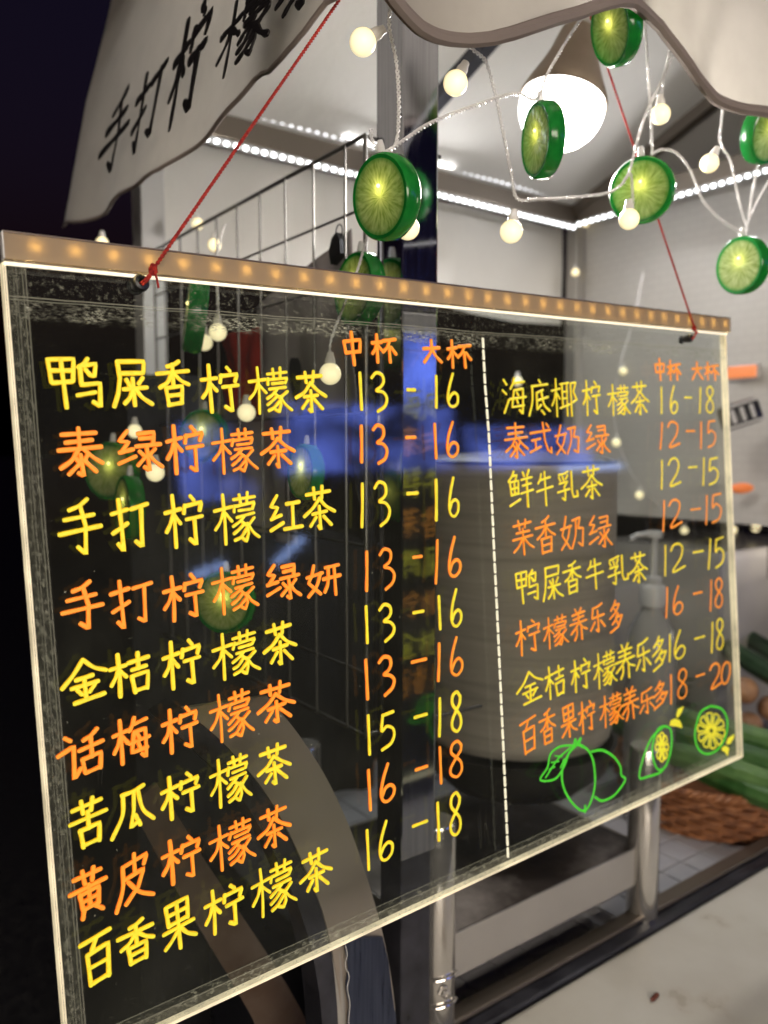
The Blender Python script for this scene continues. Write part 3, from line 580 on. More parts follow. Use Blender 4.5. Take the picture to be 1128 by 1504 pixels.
for a in ([(290, 860), (262, 858)], [(278, 880), (248, 885)], [(262, 902), (240, 912)], [(300, 870), (285, 905)]): doodle(a, Gk, 'leaf_outline', .0016)
doodle([(412, 840), (455, 835), (500, 860), (528, 900), (532, 935), (548, 950), (538, 975), (500, 1020), (455, 1040), (425, 1025)], Gk, 'lime_outline')
doodle([(735, 760), (728, 745), (705, 738), (680, 752), (662, 800), (658, 850), (672, 900), (690, 915), (712, 900), (730, 850), (737, 800), (735, 760)], Gk, 'lime_outline')
doodle([(705, 738), (655, 785), (620, 870), (606, 945), (640, 942), (690, 925), (710, 900)], Gk, 'lime_outline')
doodle([(895, 655), (855, 680), (835, 740), (832, 790), (850, 835), (885, 850), (925, 830), (955, 780), (963, 715), (940, 668), (895, 655)], Gk, 'lime_outline')
def wheel(cx, cy, rx_, ry_, n, a0=0, full=True):
    for k in range(n):
        th = a0 + k / n * 2 * math.pi; d = math.pi / n * .80
        pts = []
        for rr, dd in ((.16, 0), (.95, -d * .9), (1.0, 0), (.95, d * .9), (.16, 0)): pts.append((cx + rx_ * rr * math.cos(th + dd), cy + ry_ * rr * math.sin(th + dd)))
        P = [inkpl.hit(x / s9[0] + s9[1], y / s9[0] + s9[2]) for x, y in pts]; Q = []
        for a, b2 in zip(P, P[1:]):
            for t in (0, .33, .66): Q.append(a.lerp(b2, t))
        Q.append(P[-1]); bm = bmesh.new(); stroke_mesh(bm, Q, .0019, .0005); link('slice_segment', bm, Yk, sign, mw=inkpl.M)
wheel(897, 755, 56, 74, 10, .15)
wheel(697, 822, 26, 60, 8, math.pi / 2)
def blob(pts):
    P = [inkpl.hit(x / s9[0] + s9[1], y / s9[0] + s9[2]) for x, y in pts]; bm = bmesh.new()
    vs_ = [bm.verts.new(p + Vector((0, 0, .0004))) for p in P]; f = bm.faces.new(vs_); e = bmesh.ops.extrude_face_region(bm, geom=[f])
    for v in e['geom']:
        if isinstance(v, bmesh.types.BMVert): v.co.z -= .0003
    link('juice_drop', bm, Yk, sign, mw=inkpl.M)
blob([(728, 735), (732, 715), (748, 706), (768, 712), (776, 728), (778, 745), (755, 738)])
blob([(755, 690), (762, 668), (785, 655), (780, 672), (768, 695), (758, 705)])
blob([(940, 835), (942, 822), (955, 816), (970, 826), (966, 842), (963, 858), (952, 842)])
blob([(958, 805), (966, 785), (990, 770), (988, 785), (975, 808), (962, 812)])
# grommets
gp = [(206, 416), (1012, 497)]
for i, (px, py) in enumerate(gp):
    c = sp.hit(px, py); mw = sp.M @ Matrix.Translation((c.x, c.y, 0))
    bm = bmesh.new(); s_ = 1 if i == 0 else .8
    lathe(bm, [(.0026 * s_, .004), (.0046 * s_, .0036), (.0056 * s_, .0018), (.0058 * s_, .0), (.0030 * s_, -.0102), (.0056 * s_, -.0104), (.0056 * s_, -.009), (.0028 * s_, -.0088), (.0026 * s_, .004)], 24)
    link('grommet', bm, M['black_plastic'], sign, True, mw=mw)

# red cords to a hook under the roof
hook = Vector((.512, .528, H(.585)))
ctag = ['red cord rising from the left hole of the menu board', 'red cord rising from the right hole of the menu board']
for i, (px, py) in enumerate(gp):
    g = sp.M @ (sp.hit(px, py) + Vector((0, 0, .004)))
    kn = sp.M @ (sp.hit(px + (14 if i == 0 else 0), py - (17 if i == 0 else 14)) + Vector((0, 0, .0065)))
    t = thing('hanging_cord', ctag[i], 'cord', tuple(g))
    bm = bmesh.new(); mid = kn.lerp(hook, .5) - Vector((0, 0, .003 if i == 0 else .001)); r_ = .00075 if i == 0 else .0007
    twisted(bm, [kn, kn.lerp(mid, .5), mid, mid.lerp(hook, .5), hook], r_, r_ * .95, .0058, 6, 2)
    link('strand', bm, M['red_cord'], t, True)
    bm = bmesh.new()
    for k in range(4):
        a = k * 1.1; tube(bm, smoothpts([kn + Vector((.0022 * math.cos(a + j * 1.57), .0012 * math.sin(j), .0022 * math.sin(a + j * 1.57) + (k - 1.5) * .0007)) for j in range(5)], 4), .0009, 6)
    link('knot', bm, M['red_cord'], t, True)
    bm = bmesh.new(); tube(bm, smoothpts([kn, (kn + g) / 2 + sn * .003, g + sn * .001, g - sn * .012], 5), .0009, 6); tube(bm, smoothpts([kn, (kn + g) / 2 + Vector((0, -.003, -.002)), g - Vector((0, 0, .002))], 5), .0008, 6)
    tube(bm, smoothpts([kn, kn + Vector((.001, -.003, -.006)), kn + Vector((.0025, -.002, -.012 if i == 0 else -.004))], 5), .0008, 6)
    link('loop', bm, M['red_cord'], t, True)
hk = bmesh.new(); tube(hk, [hook + Vector((0, 0, -.004)), hook + Vector((.006, 0, 0)), hook + Vector((0, 0, .008)), Vector((hook.x, hook.y, roof_z(hook.y)))], .0012, 8)
tag(link('ceiling_hook', hk, M['wire']), 'small wire hook under the roof holding both red cords', 'hook')

# ================================================================== LAMP
bc = on_y(825, 158, .645)
t = thing('light_bulb', 'bright white LED bulb with conical bronze base hanging under the roof', 'light bulb', tuple(bc))
ax = (on_y(851, 45, .645) - bc).normalized()
mw = axis_m(bc, ax)
rb = .0485
M['bulb_dome'] = mat('lit_bulb_dome', (.9, .9, .9), .3, 0, (1, .97, .93), 7)
bm = bmesh.new(); lathe(bm, [(0, -.046)] + [(rb * math.sin(a), -.046 * math.cos(a)) for a in [k / 12 * math.pi / 2 for k in range(1, 13)]] + [(rb * .99, .004), (rb * .96, .009)], 40); link('dome', bm, M['bulb_dome'], t, True, mw=mw)
M['bulb_base'] = vary(mat('bronze_heat_sink', (.38, .26, .17), .35, .5), [(.3, (.42, .33, .25)), (.7, (.56, .46, .37))], 10, 3)
bm = bmesh.new(); lathe(bm, [(rb * 1.02, .004), (rb * 1.03, .010), (rb * .93, .022), (rb * .72, .045), (rb * .56, .066), (rb * .47, .085), (rb * .42, .093), (0, .094)], 40); link('heat_sink', bm, M['bulb_base'], t, True, mw=mw)
bm = bmesh.new()
lathe(bm, [(0, .0935), (.016, .094), (.0165, .12), (.019, .122), (.020, .15), (.012, .160), (0, .161)], 24); link('socket', bm, M['white_plastic'], t, True, mw=mw)
tp = mw @ Vector((0, 0, .16)); bm = bmesh.new(); tube(bm, smoothpts([tp, tp + Vector((.004, 0, .05)), Vector((tp.x, tp.y, roof_z(tp.y)))], 5), .003, 8); link('flex', bm, M['white_plastic'], t, True)
def lamp(name, kind, loc, energy, col, size=.02, parent=None, **kw):
    ld = bpy.data.lights.new(name, kind); ld.energy = energy; ld.color = col
    if kind == 'POINT': ld.shadow_soft_size = size
    for k, v in kw.items(): setattr(ld, k, v)
    o = bpy.data.objects.new(name, ld); COL.objects.link(o); o.location = loc
    if parent:
        o.parent = parent; o.matrix_parent_inverse = parent.matrix_world.inverted()
    return o
lamp('bulb_light', 'POINT', mw @ Vector((0, 0, -.075)), 7, (1, .95, .88), .04, t)

# ================================================================== LED STRIPS
M['cool_led'] = mat('cool_led', (.9, .9, .9), .4, 0, (.95, .97, 1), 9)
M['strip_tape'] = mat('white_strip_tape', (.6, .6, .6), .4)
def strip(label, a, b, n, nrm, em, energy, group='LED strips inside the roof'):
    a, b = Vector(a), Vector(b); t = thing('led_strip', label, 'LED strip', tuple(a), group)
    d = (b - a); L = d.length; d.normalize(); nrm = Vector(nrm).normalized(); s = d.cross(nrm)
    mw = Matrix((d, s, nrm)).transposed().to_4x4(); mw.translation = a
    link('tape', BX((0, -.005, -.001), (L, .005, 0)), M['strip_tape'], t, mw=mw)
    p = None
    for k in range(n):
        m2 = mw @ Matrix.Translation(((k + .5) * L / n, 0, .0003))
        if p is None: p = link('led', BX((-.0028, -.0026, 0), (.0028, .0026, .0015)), em, t, mw=m2)
        else: share(p, 'led', parent=t, mw=m2)
    lo = lamp('strip_light', 'AREA', (a + b) / 2 + nrm * .004, energy, (.96, .97, 1), parent=t, shape='RECTANGLE', size=L, size_y=.01)
    lo.matrix_world = Matrix((d, d.cross(nrm) * 1, -nrm)).transposed().to_4x4() if False else axis_m((a + b) / 2 + nrm * .004, -nrm, d)
strip('lower LED strip along the back beam under the tarp roof', (.43, 1.203, H(.478)), (1.40, 1.203, H(.478)), 58, (0, -1, -.6), M['cool_led'], 2.2)
M['mirror_led'] = mat('mirrored_led_row', (.9, .9, .9), .4, 0, (.95, .95, 1), 1.6)
strip('upper, dimmer LED row imitating the lower strip reflected above the back beam', (.43, 1.203, H(.533)), (1.40, 1.203, H(.533)), 58, (0, -1, -.2), M['mirror_led'], .6)  # added LED row standing in for the lower strip's reflection
strip('LED strip running along the right side beam', (1.398, 1.20, H(.484)), (1.398, .50, H(.484)), 42, (-1, 0, -.6), M['cool_led'], 1.7)

# ================================================================== WIRE GRID WITH CLOTH
XG = .45
gr = thing('wire_grid', 'grey wire grid panel running back from the post behind the menu board', 'wire grid', (XG, .65, H(-.29)))
wires = {}
def wire(a, b, r=.0014, parent=gr, name='wire', m=None):
    a, b = Vector(a), Vector(b); bm = bmesh.new(); tube(bm, [a, b], r, 8); return link(name, bm, m or M['wire'], parent, True)
for z in (.295, .228, .163, .033, -.097, -.225, -.290): wire((XG, .645, H(z)), (XG, 1.2, H(z)), .0022 if z in (.295, -.290) else .0014)
y = .677
while y < 1.2: wire((XG - .002, y, H(-.290)), (XG - .002, y, H(.295)), .0013); y += .0597
wire((XG, .645, H(-.29)), (XG, .645, H(.295)), .0022); wire((XG, 1.2, H(-.29)), (XG, 1.2, H(.295)), .0022)
wire((XG, .648, H(.295)), (XG + .095, .648, H(.295)), .0022); wire((XG, .648, H(-.29)), (XG + .16, .648, H(-.29)), .0022)
# grey cloth on a clip
def drape(name, ytop, ztop, zbot, x, m, label, cat, amp=.006, ph=0):
    (y0, y1), (z0, z1), (b0, b1) = ytop, ztop, zbot; bm = bmesh.new()
    def f(u, v):
        yy_ = y0 + (y1 - y0) * u; zt = z0 + (z1 - z0) * u; zb = b0 + (b1 - b0) * u
        return Vector((x + amp * math.sin(u * 13 + ph) * (.3 + v) + .003 * math.sin(v * 8 + u * 5), yy_ + .004 * math.sin(v * 5 + u * 3), H(zt + (zb - zt) * v)))
    grid(bm, f, 30, 24)
    o = link(name, bm, m, None, True); sm = o.modifiers.new('thick', 'SOLIDIFY'); sm.thickness = .0012
    return tag(o, label, cat)
drape('cloth', (.695, .90), (.222, .17), (.045, .03), .468, M['grey_cloth'], 'grey cloth clipped to the wire grid behind the top of the menu board', 'cloth')
drape('cloth', (.71, .86), (.10, .105), (-.10, -.06), .478, M['black_cloth'], 'black cloth hanging on the wire grid below the grey cloth', 'cloth', .008, 1)
drape('bag', (.89, 1.02), (.15, .15), (.035, .06), .475, M['red_cloth'], 'small red cloth bag hanging on the wire grid above a grey apron', 'bag', .006, 2)
drape('apron', (.86, 1.05), (.06, .06), (-.12, -.10), .49, M['grey_cloth'], 'grey apron hanging low on the wire grid beneath the red bag', 'apron', .008, 3)
# binder clip
kc = on_x(495, 358, .452); t = thing('binder_clip', 'black binder clip gripping the grey cloth on the wire grid', 'clip', tuple(kc))
bm = bmesh.new()
vs_ = [kc + Vector((dx, dy, dz)) for dx in (-.004, .004) for dy, dz in ((-.011, .002), (.010, -.006), (.006, -.020), (-.012, -.012), (-.004, .010), (.004, .006))]
bmesh.ops.convex_hull(bm, input=[bm.verts.new(v) for v in vs_]); link('jaw', bm, M['black_plastic'], t)
bm = bmesh.new(); tube(bm, smoothpts([kc + Vector((0, .006 * math.cos(a) - .004, .011 + .007 * math.sin(a))) for a in [k * .7 - .6 for k in range(8)]], 3), .0007, 6); link('handle', bm, M['black_plastic'], t, True)

# ================================================================== FAIRY LIGHTS
YS = .50
cables = [
 ('clear twisted light cable hanging down in front of the steel post', [(577, -60), (575, 0), (572, 40), (582, 90), (586, 150), (583, 205), (572, 226)]),
 ('clear light cable sagging from the post to the small lime slice by the bulb', [(545, 190), (548, 210), (562, 224), (583, 213), (630, 182), (690, 158), (755, 138), (788, 146), (806, 105), (832, 60), (856, 20), (870, -30)]),
 ('clear light cable dropping from the hem and swinging across to the lime slice', [(672, 40), (694, 72), (714, 92), (728, 140), (740, 200), (752, 262), (760, 292), (790, 293), (840, 290), (890, 284), (912, 272), (926, 256), (930, 300)]),
 ('clear twisted cable dropping from the hem to the middle lime slice', [(946, -10), (948, 40), (953, 120), (957, 190), (958, 228)]),
 ('clear light cable slanting left of the middle lime slice', [(990, 40), (975, 110), (952, 160), (938, 200), (925, 250), (915, 268)]),
 ('clear thin cable arching right from the middle lime slice', [(958, 226), (972, 220), (992, 224), (1010, 244), (1022, 270), (1032, 294), (1058, 322), (1096, 347)]),
 ('clear light cable falling past the round bulb at the right', [(1064, 140), (1060, 180), (1058, 210), (1072, 235), (1080, 270), (1088, 305), (1098, 340)]),
 ('clear cable end looping off to the right above the lowest lime slice', [(1100, 322), (1116, 290), (1132, 262), (1150, 240)]),
 ('clear cable falling from the hem to the bulb above the middle lime slice', [(1004, 60), (988, 84), (976, 112), (972, 148)]),
 ('clear thick cable coming down to the lowest lime slice', [(1130, 130), (1122, 190), (1114, 240), (1106, 280), (1100, 320), (1094, 350)]),
]
for lab, pts in cables:
    bm = bmesh.new(); twisted(bm, [on_y(x, y, YS) for x, y in pts], .00072, .00115, .0072)
    tag(link('light_cable', bm, M['clear_wire'], None, True), lab, 'cable', 'cables of the fairy lights')
M['fairy'] = mat('frosted_fairy_bulb', (.75, .68, .45), .35, 0, (1, .84, .48), .9)
_n, _l, _b = nodes(M['fairy']); lw = _n.new('ShaderNodeLayerWeight'); lw.inputs[0].default_value = .35
rr_ = _n.new('ShaderNodeMapRange'); rr_.inputs[3].default_value = 1.25; rr_.inputs[4].default_value = .62; _l.new(lw.outputs['Facing'], rr_.inputs[0]); _l.new(rr_.outputs[0], _b.inputs['Emission Strength'])
fproto = None
def fairy(px, py, y, lab, up=(0, 0, 1), d=.0192):
    global fproto
    c = on_y(px, py, y); t = thing('fairy_bulb', lab, 'fairy bulb', tuple(c), 'small round fairy light bulbs')
    mw = axis_m(c, up) @ Matrix.Scale(d / .0192, 4)
    if fproto is None:
        bm = bmesh.new(); bmesh.ops.create_uvsphere(bm, u_segments=24, v_segments=16, radius=.0096); a = link('globe', bm, M['fairy'], t, True, mw=mw)
        bm = bmesh.new(); lathe(bm, [(.0048, .0080), (.0046, .0125), (.0036, .0150), (.0030, .0185), (0, .0190)], 16); b = link('neck', bm, M['clear_wire'], t, True, mw=mw); fproto = (a, b)
    else:
        share(fproto[0], 'globe', parent=t, mw=mw); share(fproto[1], 'neck', parent=t, mw=mw)
    return t
fairy(533, 62, YS, 'topmost fairy bulb, just left of the steel post', (RT * .8 + UP * .5))
fairy(669, 122, YS, 'fairy bulb hanging under the awning hem right of the steel post', (RT * .5 + UP))
fairy(751, 340, YS, 'fairy bulb hanging below the corner of the sagging cable', (RT * .15 + UP))
fairy(599, 335, YS + .035, 'fairy bulb half hidden behind the big lime slice at the post', UP)
fairy(924, 322, YS - .006, 'fairy bulb overlapping the lower edge of the middle lime slice', UP)
fairy(970, 168, YS, 'fairy bulb hanging just above the middle lime slice', UP)
fairy(1042, 240, YS, 'fairy bulb hanging right of the middle lime slice', (RT * .5 + UP))
# bulbs deeper in the stall
deep = [(150, 357, 1.15, 'blurred fairy bulb at the foot of the pale back corner post'), (290, 329, 1.15, 'blurred fairy bulb above the far end of the wire grid'), (315, 360, 1.0, 'blurred fairy bulb dangling beside the wire grid above the light bar'),
 (845, 400, 1.2, 'left of two blurred fairy bulbs near the back corner of the stall'), (877, 400, 1.2, 'right of two blurred fairy bulbs near the back corner of the stall'), (860, 328, 1.2, 'blurred fairy bulb under the back corner where the LED strips meet'),
 (320, 488, .80, 'fairy bulb behind the board, above the third tea name'), (300, 503, .86, 'smaller fairy bulb behind the board, overlapping the lime slice'),
 (362, 606, .76, 'fairy bulb behind the board between the first two rows'), (485, 549, .585, 'fairy bulb close behind the board beside the first row of writing'), (198, 633, .95, 'fairy bulb behind the board at the left end of the second row'), (228, 694, .80, 'fairy bulb behind the board under the second row'),
 (905, 650, 1.0, 'fairy bulb behind the board right of the second drink on the right'), (939, 727, 1.0, 'fairy bulb behind the board above the wire shelf'), (1005, 779, 1.0, 'fairy bulb behind the board under the wire shelf'), (1067, 740, 1.0, 'fairy bulb on the right rim of the board above the wire shelf'), (1077, 778, 1.02, 'fairy bulb just outside the board, level with the wire shelf'), (1110, 775, .9, 'largest blurred fairy bulb right of the board'), (1095, 689, .98, 'fairy bulb right of the board below the black clip'), (1101, 590, .98, 'fairy bulb above the black hair clip right of the board'),
 (915, 545, 1.1, 'faint fairy bulb behind the first right hand row'), (1064, 640, 1.0, 'fairy bulb just inside the right rim beside the second right hand price'), (1118, 655, .95, 'fairy bulb at the right border beside the black clip'), (985, 690, 1.05, 'fairy bulb behind the third right hand price'),
 (1025, 480, 1.1, 'faint fairy bulb on the banner beside the right hole of the board'), (1110, 470, 1.05, 'faint fairy bulb on the banner below the lowest lime slice'), (1010, 330, 1.15, 'blurred fairy bulb near the side LED strip'), (760, 560, 1.0, 'fairy bulb behind the dashed line in the first row'),
 (975, 545, 1.15, 'faint fairy bulb behind the small column headings')]
for px, py, y, lab in deep: fairy(px, py, y, lab, UP, .0188 if y < .95 else .017)
# cables feeding the deep bulbs
deepc = [('clear light cable looping behind the upper left of the board', .82, [(330, 330), (318, 380), (320, 440), (322, 478)]), ('clear light cable drooping behind the menu board at the grid', .60, [(540, 345), (524, 400), (505, 450), (486, 500), (485, 536)]),
         ('clear light cable behind the right edge of the board', 1.0, [(1100, 340), (1102, 420), (1098, 500), (1100, 575), (1097, 675), (1085, 725), (1010, 765), (942, 715), (906, 640), (905, 560), (930, 470), (945, 400)])]
for lab, y, pts in deepc:
    bm = bmesh.new(); twisted(bm, [on_y(a, b, y) for a, b in pts], .0007, .0008, .009); tag(link('light_cable', bm, M['clear_wire'], None, True), lab, 'cable', 'cables of the fairy lights')

# lime slice lanterns
rind = mat('lime_rind', (.02, .28, .05), .22, 0, coat=.5); _n, _l, _b = nodes(rind)
_l.new(ramp(rind, noise(rind, 30, 4), [(.3, (.006, .09, .02)), (.7, (.018, .22, .045))]), _b.inputs['Base Color'])
tt = _n.new('ShaderNodeBsdfTranslucent'); tt.inputs[0].default_value = (.015, .32, .06, 1); mx = _n.new('ShaderNodeMixShader'); mx.inputs[0].default_value = .4
_l.new(_b.outputs[0], mx.inputs[1]); _l.new(tt.outputs[0], mx.inputs[2]); _l.new(mx.outputs[0], _n['Material Output'].inputs[0])
flesh = bpy.data.materials.new('lime_flesh'); flesh.use_nodes = True; n = flesh.node_tree.nodes; l = flesh.node_tree.links; b = n['Principled BSDF']
tc = n.new('ShaderNodeTexCoord'); sx = n.new('ShaderNodeSeparateXYZ'); l.new(tc.outputs['Object'], sx.inputs[0])
def mth(op, a, b_=None):
    q = n.new('ShaderNodeMath'); q.operation = op
    for i, v in enumerate((a, b_)):
        if v is None: continue
        if isinstance(v, (int, float)): q.inputs[i].default_value = v
        else: l.new(v, q.inputs[i])
    return q.outputs[0]
ang = mth('ARCTAN2', sx.outputs[1], sx.outputs[0]); rad_ = mth('SQRT', mth('ADD', mth('MULTIPLY', sx.outputs[0], sx.outputs[0]), mth('MULTIPLY', sx.outputs[1], sx.outputs[1])))
oi = n.new('ShaderNodeObjectInfo'); cmb = n.new('ShaderNodeCombineXYZ'); l.new(mth('MULTIPLY', oi.outputs['Random'], 50), cmb.inputs[2]); l.new(mth('MULTIPLY', ang, 3), cmb.inputs[0]); l.new(mth('MULTIPLY', rad_, 45), cmb.inputs[1])
fn = n.new('ShaderNodeTexNoise'); fn.inputs['Scale'].default_value = 2.5; fn.inputs['Detail'].default_value = 5; l.new(cmb.outputs[0], fn.inputs[0])
seg = mth('ABSOLUTE', mth('SINE', mth('MULTIPLY', ang, 5.0)))
segl = mth('SUBTRACT', 1, mth('MINIMUM', 1, mth('MULTIPLY', seg, 4)))
r1 = n.new('ShaderNodeValToRGB'); e = r1.color_ramp.elements; e[0].position = .32; e[0].color = (.24, .33, .09, 1); e[1].position = .68; e[1].color = (.55, .62, .32, 1); l.new(fn.outputs[0], r1.inputs[0])
mxa = n.new('ShaderNodeMix'); mxa.data_type = 'RGBA'; l.new(mth('MULTIPLY', mth('MULTIPLY', segl, fn.outputs[0]), .3), mxa.inputs[0]); l.new(r1.outputs[0], mxa.inputs[6]); mxa.inputs[7].default_value = (.7, .78, .42, 1)
rimm = n.new('ShaderNodeMapRange'); rimm.inputs[1].default_value = .0235; rimm.inputs[2].default_value = .0285; l.new(rad_, rimm.inputs[0])
mxb = n.new('ShaderNodeMix'); mxb.data_type = 'RGBA'; l.new(rimm.outputs[0], mxb.inputs[0]); l.new(mxa.outputs[2], mxb.inputs[6]); mxb.inputs[7].default_value = (.04, .28, .05, 1)
l.new(mxb.outputs[2], b.inputs['Base Color']); b.inputs['Roughness'].default_value = .12; b.inputs['Coat Weight'].default_value = .6
bp = n.new('ShaderNodeBump'); bp.inputs['Strength'].default_value = .5; bp.inputs['Distance'].default_value = .0008; l.new(fn.outputs[0], bp.inputs['Height']); l.new(bp.outputs[0], b.inputs['Normal'])
tl = n.new('ShaderNodeBsdfTranslucent'); l.new(mxb.outputs[2], tl.inputs[0]); mx = n.new('ShaderNodeMixShader'); mx.inputs[0].default_value = .6
l.new(b.outputs[0], mx.inputs[1]); l.new(tl.outputs[0], mx.inputs[2]); l.new(mx.outputs[0], n['Material Output'].inputs[0])
M['slice_led'] = mat('slice_led', (.9, .8, .4), .4, 0, (1, .85, .35), 2.2)
def face(px, py, ang, up=0):
    v = ray(px, py).normalized(); r_ = RT - v * RT.dot(v); r_.normalize()
    return -v * math.cos(R(ang)) - r_ * math.sin(R(ang)) + UP * up
sproto = None; RS, TS = .0312, .0074
def slice_(px, py, y, nrm, lab, sc=1.0, power=.010, at=None):
    global sproto
    c = at or on_y(px, py, y); t = thing('lime_slice', lab, 'lime slice', tuple(c), 'lime slice lanterns on the fairy lights')
    mw = axis_m(c, nrm, (0, 0, 1)) @ Matrix.Scale(sc, 4); random.seed(int(px + py)); spin = Matrix.Rotation(random.uniform(0, 6.28), 4, 'Z')
    if sproto is None:
        bm = bmesh.new(); lathe(bm, [(RS * .86, TS * .95), (RS * .95, TS), (RS * 1.0, TS * .7), (RS * 1.005, 0), (RS, -TS * .7), (RS * .95, -TS), (RS * .86, -TS * .95)], 56); a = link('rind', bm, rind, t, True, mw=mw)
        bm = bmesh.new(); lathe(bm, [(RS * .865, TS * .96), (RS * .6, TS * .9), (RS * .2, TS * .86), (0, TS * .8)], 48); lathe(bm, [(0, -TS * .8), (RS * .2, -TS * .86), (RS * .6, -TS * .9), (RS * .865, -TS * .96)], 48); b = link('flesh', bm, flesh, t, True, mw=mw)
        bm = bmesh.new(); bmesh.ops.create_uvsphere(bm, u_segments=10, v_segments=8, radius=.0016, matrix=Matrix.Translation((.008, .0, TS * .93))); c2 = link('led', bm, M['slice_led'], t, True, mw=mw)
        bm = bmesh.new(); lathe(bm, [(.0035, 0), (.003, .006), (.002, .010), (0, .0105)], 12, Matrix.Translation((RS * .98, 0, 0)) @ Matrix.Rotation(R(90), 4, 'Y')); d = link('cap', bm, M['clear_wire'], t, True, mw=mw)
        sproto = (a, b, c2, d)
    else:
        for s_, nm in zip(sproto, ('rind', 'flesh', 'led', 'cap')): share(s_, nm, parent=t, mw=mw @ spin if nm == 'flesh' else mw)
    if power: lamp('slice_light', 'POINT', mw @ Vector((.006, 0, .001)), power, (1, .80, .28), .003, t)
    return t
slice_(567, 290, YS, face(567, 290, 46, .05), 'large lime slice lantern hanging in front of the steel post')
slice_(797, 206, YS, face(797, 206, 66), 'lime slice lantern seen nearly edge on in front of the bulb')
slice_(943, 280, YS + .004, face(943, 280, 14, .05), 'round lime slice lantern facing the viewer behind the right red cord')
slice_(1091, 390, YS, face(1091, 390, 38), 'lowest lime slice lantern hanging at the right')
slice_(905, 42, YS - .01, face(905, 42, 60, -.2), 'lime slice lantern partly hidden by the awning hem')
slice_(1122, 196, YS - .02, face(1122, 196, -55), 'lime slice lantern cut by the right border of the view')
slice_(528, 425, .64, -FW * .55 - RT * .8, 'lime slice lantern behind the light bar left of the post', 1.1)
slice_(287, 462, .78, -FW * .3 - RT * .95 + UP * .1, 'narrow edge-on lime slice behind the upper left of the board', 1.25)
slice_(449, 693, .62, -FW * .55 - RT * .8, 'lime slice lantern behind the board at the end of the second row', .8)
slice_(331, 884, .70, -FW * .97 - RT * .2, 'glowing lime slice low behind the board in the fourth row', .95, .012)
slice_(190, 745, .85, -FW * .5 - RT * .8, 'lime slice behind the board between the hand-written third row', 1.1)
slice_(165, 692, .95, -FW * .95 - RT * .3, 'faint lime slice behind the board under the left of the second row', 1.1)
slice_(300, 640, .90, -FW * .9 - RT * .3, 'dim lime slice behind the board in the second row', 1.0)

# ================================================================== COUNTER
counter = thing('counter', 'stall counter with white tiled top and black metal front edge', 'counter', (.45, .6, 0))
grout = vary(mat('dark_grout', (.05, .045, .045), .8), [(.3, (.03, .028, .028)), (.7, (.07, .065, .06))], 40)
link('top', BX((.504, .63, H(-.66)), (1.9, 1.3, H(-.634)), .001), grout, counter)
link('cabinet', BX((.515, .65, 0), (1.89, 1.28, H(-.662)), .001), M['dark_metal'], counter)
tm = vary(mat('glazed_tile', (.62, .62, .64), .15), [(.3, (.5, .5, .53)), (.7, (.7, .69, .69))], 7, 4, (1, 1, 1), .05, 40, (.1, .3))
tp_ = link('tile', BX((.0012, .0012, 0), (.0488, .0488, .004), .0008), tm, counter, mw=Matrix.Translation((.51, .632, H(-.634))))
for i in range(22):
    for j in range(13):
        if (i or j) and not (i < 4 and j > 4):
            share(tp_, 'tile', parent=counter, mw=Matrix.Translation((.51 + i * .05, .632 + j * .05, H(-.634) + random.uniform(-.0004, .0003))))
link('edge_rail', BX((.45, .594, H(-.65)), (1.9, .628, H(-.622)), .004), M['dark_metal'], counter)
link('edge_trim', BX((.45, .612, H(-.6205)), (1.9, .634, H(-.6150)), .002), M['beam'], counter)
white = vary(mat('worn_white_laminate', (.6, .58, .54), .35), [(.30, (.40, .34, .26)), (.42, (.56, .53, .46)), (.8, (.66, .635, .57))], 6, 9, (1, 1, 1), .06, 60, (.22, .5))
sh = link('white_shelf', BX((.25, .12, H(-.652)), (1.9, .590, H(-.622)), .006), white, None); tag(sh, 'worn white laminate shelf running along the front of the stall', 'shelf')
sp2 = on_z(960, 1466, H(-.621)); bm = bmesh.new()
for k in range(3):
    bmesh.ops.create_icosphere(bm, subdivisions=2, radius=.004, matrix=Matrix.Translation(sp2 + Vector((-.003 + .0045 * k, .0008 * k - .001, .001))) @ Matrix.Diagonal((1.1, .7, .45, 1)))
tag(link('crumb', bm, mat('brown_crumb', (.12, .03, .015), .7), None, True), 'reddish brown crumb lying on the white shelf', 'crumb')

# ================================================================== POT STAND
ps = thing('burner_stand', 'stainless tube stand with sheet apron carrying the boiler pot', 'burner stand', (.7, .75, H(-.63)))
X1, X2, Y1, Y2 = .528, .887, .605, .90; RTB = .0208; ZT, ZB = H(-.392), H(-.628)
for (x, y) in ((X1, Y1 + .022), (X2, Y1 + .022), (X1, Y2), (X2, Y2)):
    bm = bmesh.new(); lathe(bm, [(0, 0), (RTB * .95, 0), (RTB, .002), (RTB, ZT - ZB - .003), (RTB * .93, ZT - ZB), (0, ZT - ZB + .0005)], 32); link('leg', bm, M['tube_steel'], ps, True, mw=Matrix.Translation((x, y, ZB)))
Yr = Y1 + .020
link('apron', BX((X1 + .012, Yr, H(-.577)), (X2 - .014, Yr + .002, H(-.527)), .0003), M['plate_steel'], ps)
link('apron', BX((X1 + .018, Y2 - .001, H(-.577)), (X2 - .018, Y2 + .001, H(-.527)), .0003), M['plate_steel'], ps)
link('apron', BX((X1 - .001, Yr + .02, H(-.577)), (X1 + .001, Y2 - .02, H(-.527)), .0003), M['plate_steel'], ps)
link('apron', BX((X2 - .001, Yr + .02, H(-.577)), (X2 + .001, Y2 - .02, H(-.527)), .0003), M['plate_steel'], ps)
burnt = vary(mat('sooty_tray', (.05, .045, .04), .6, .3), [(.38, (.008, .007, .007)), (.5, (.05, .04, .035)), (.66, (.30, .27, .25))], 5, 6, (1, 1, 1), .3, 80, (.35, .7))
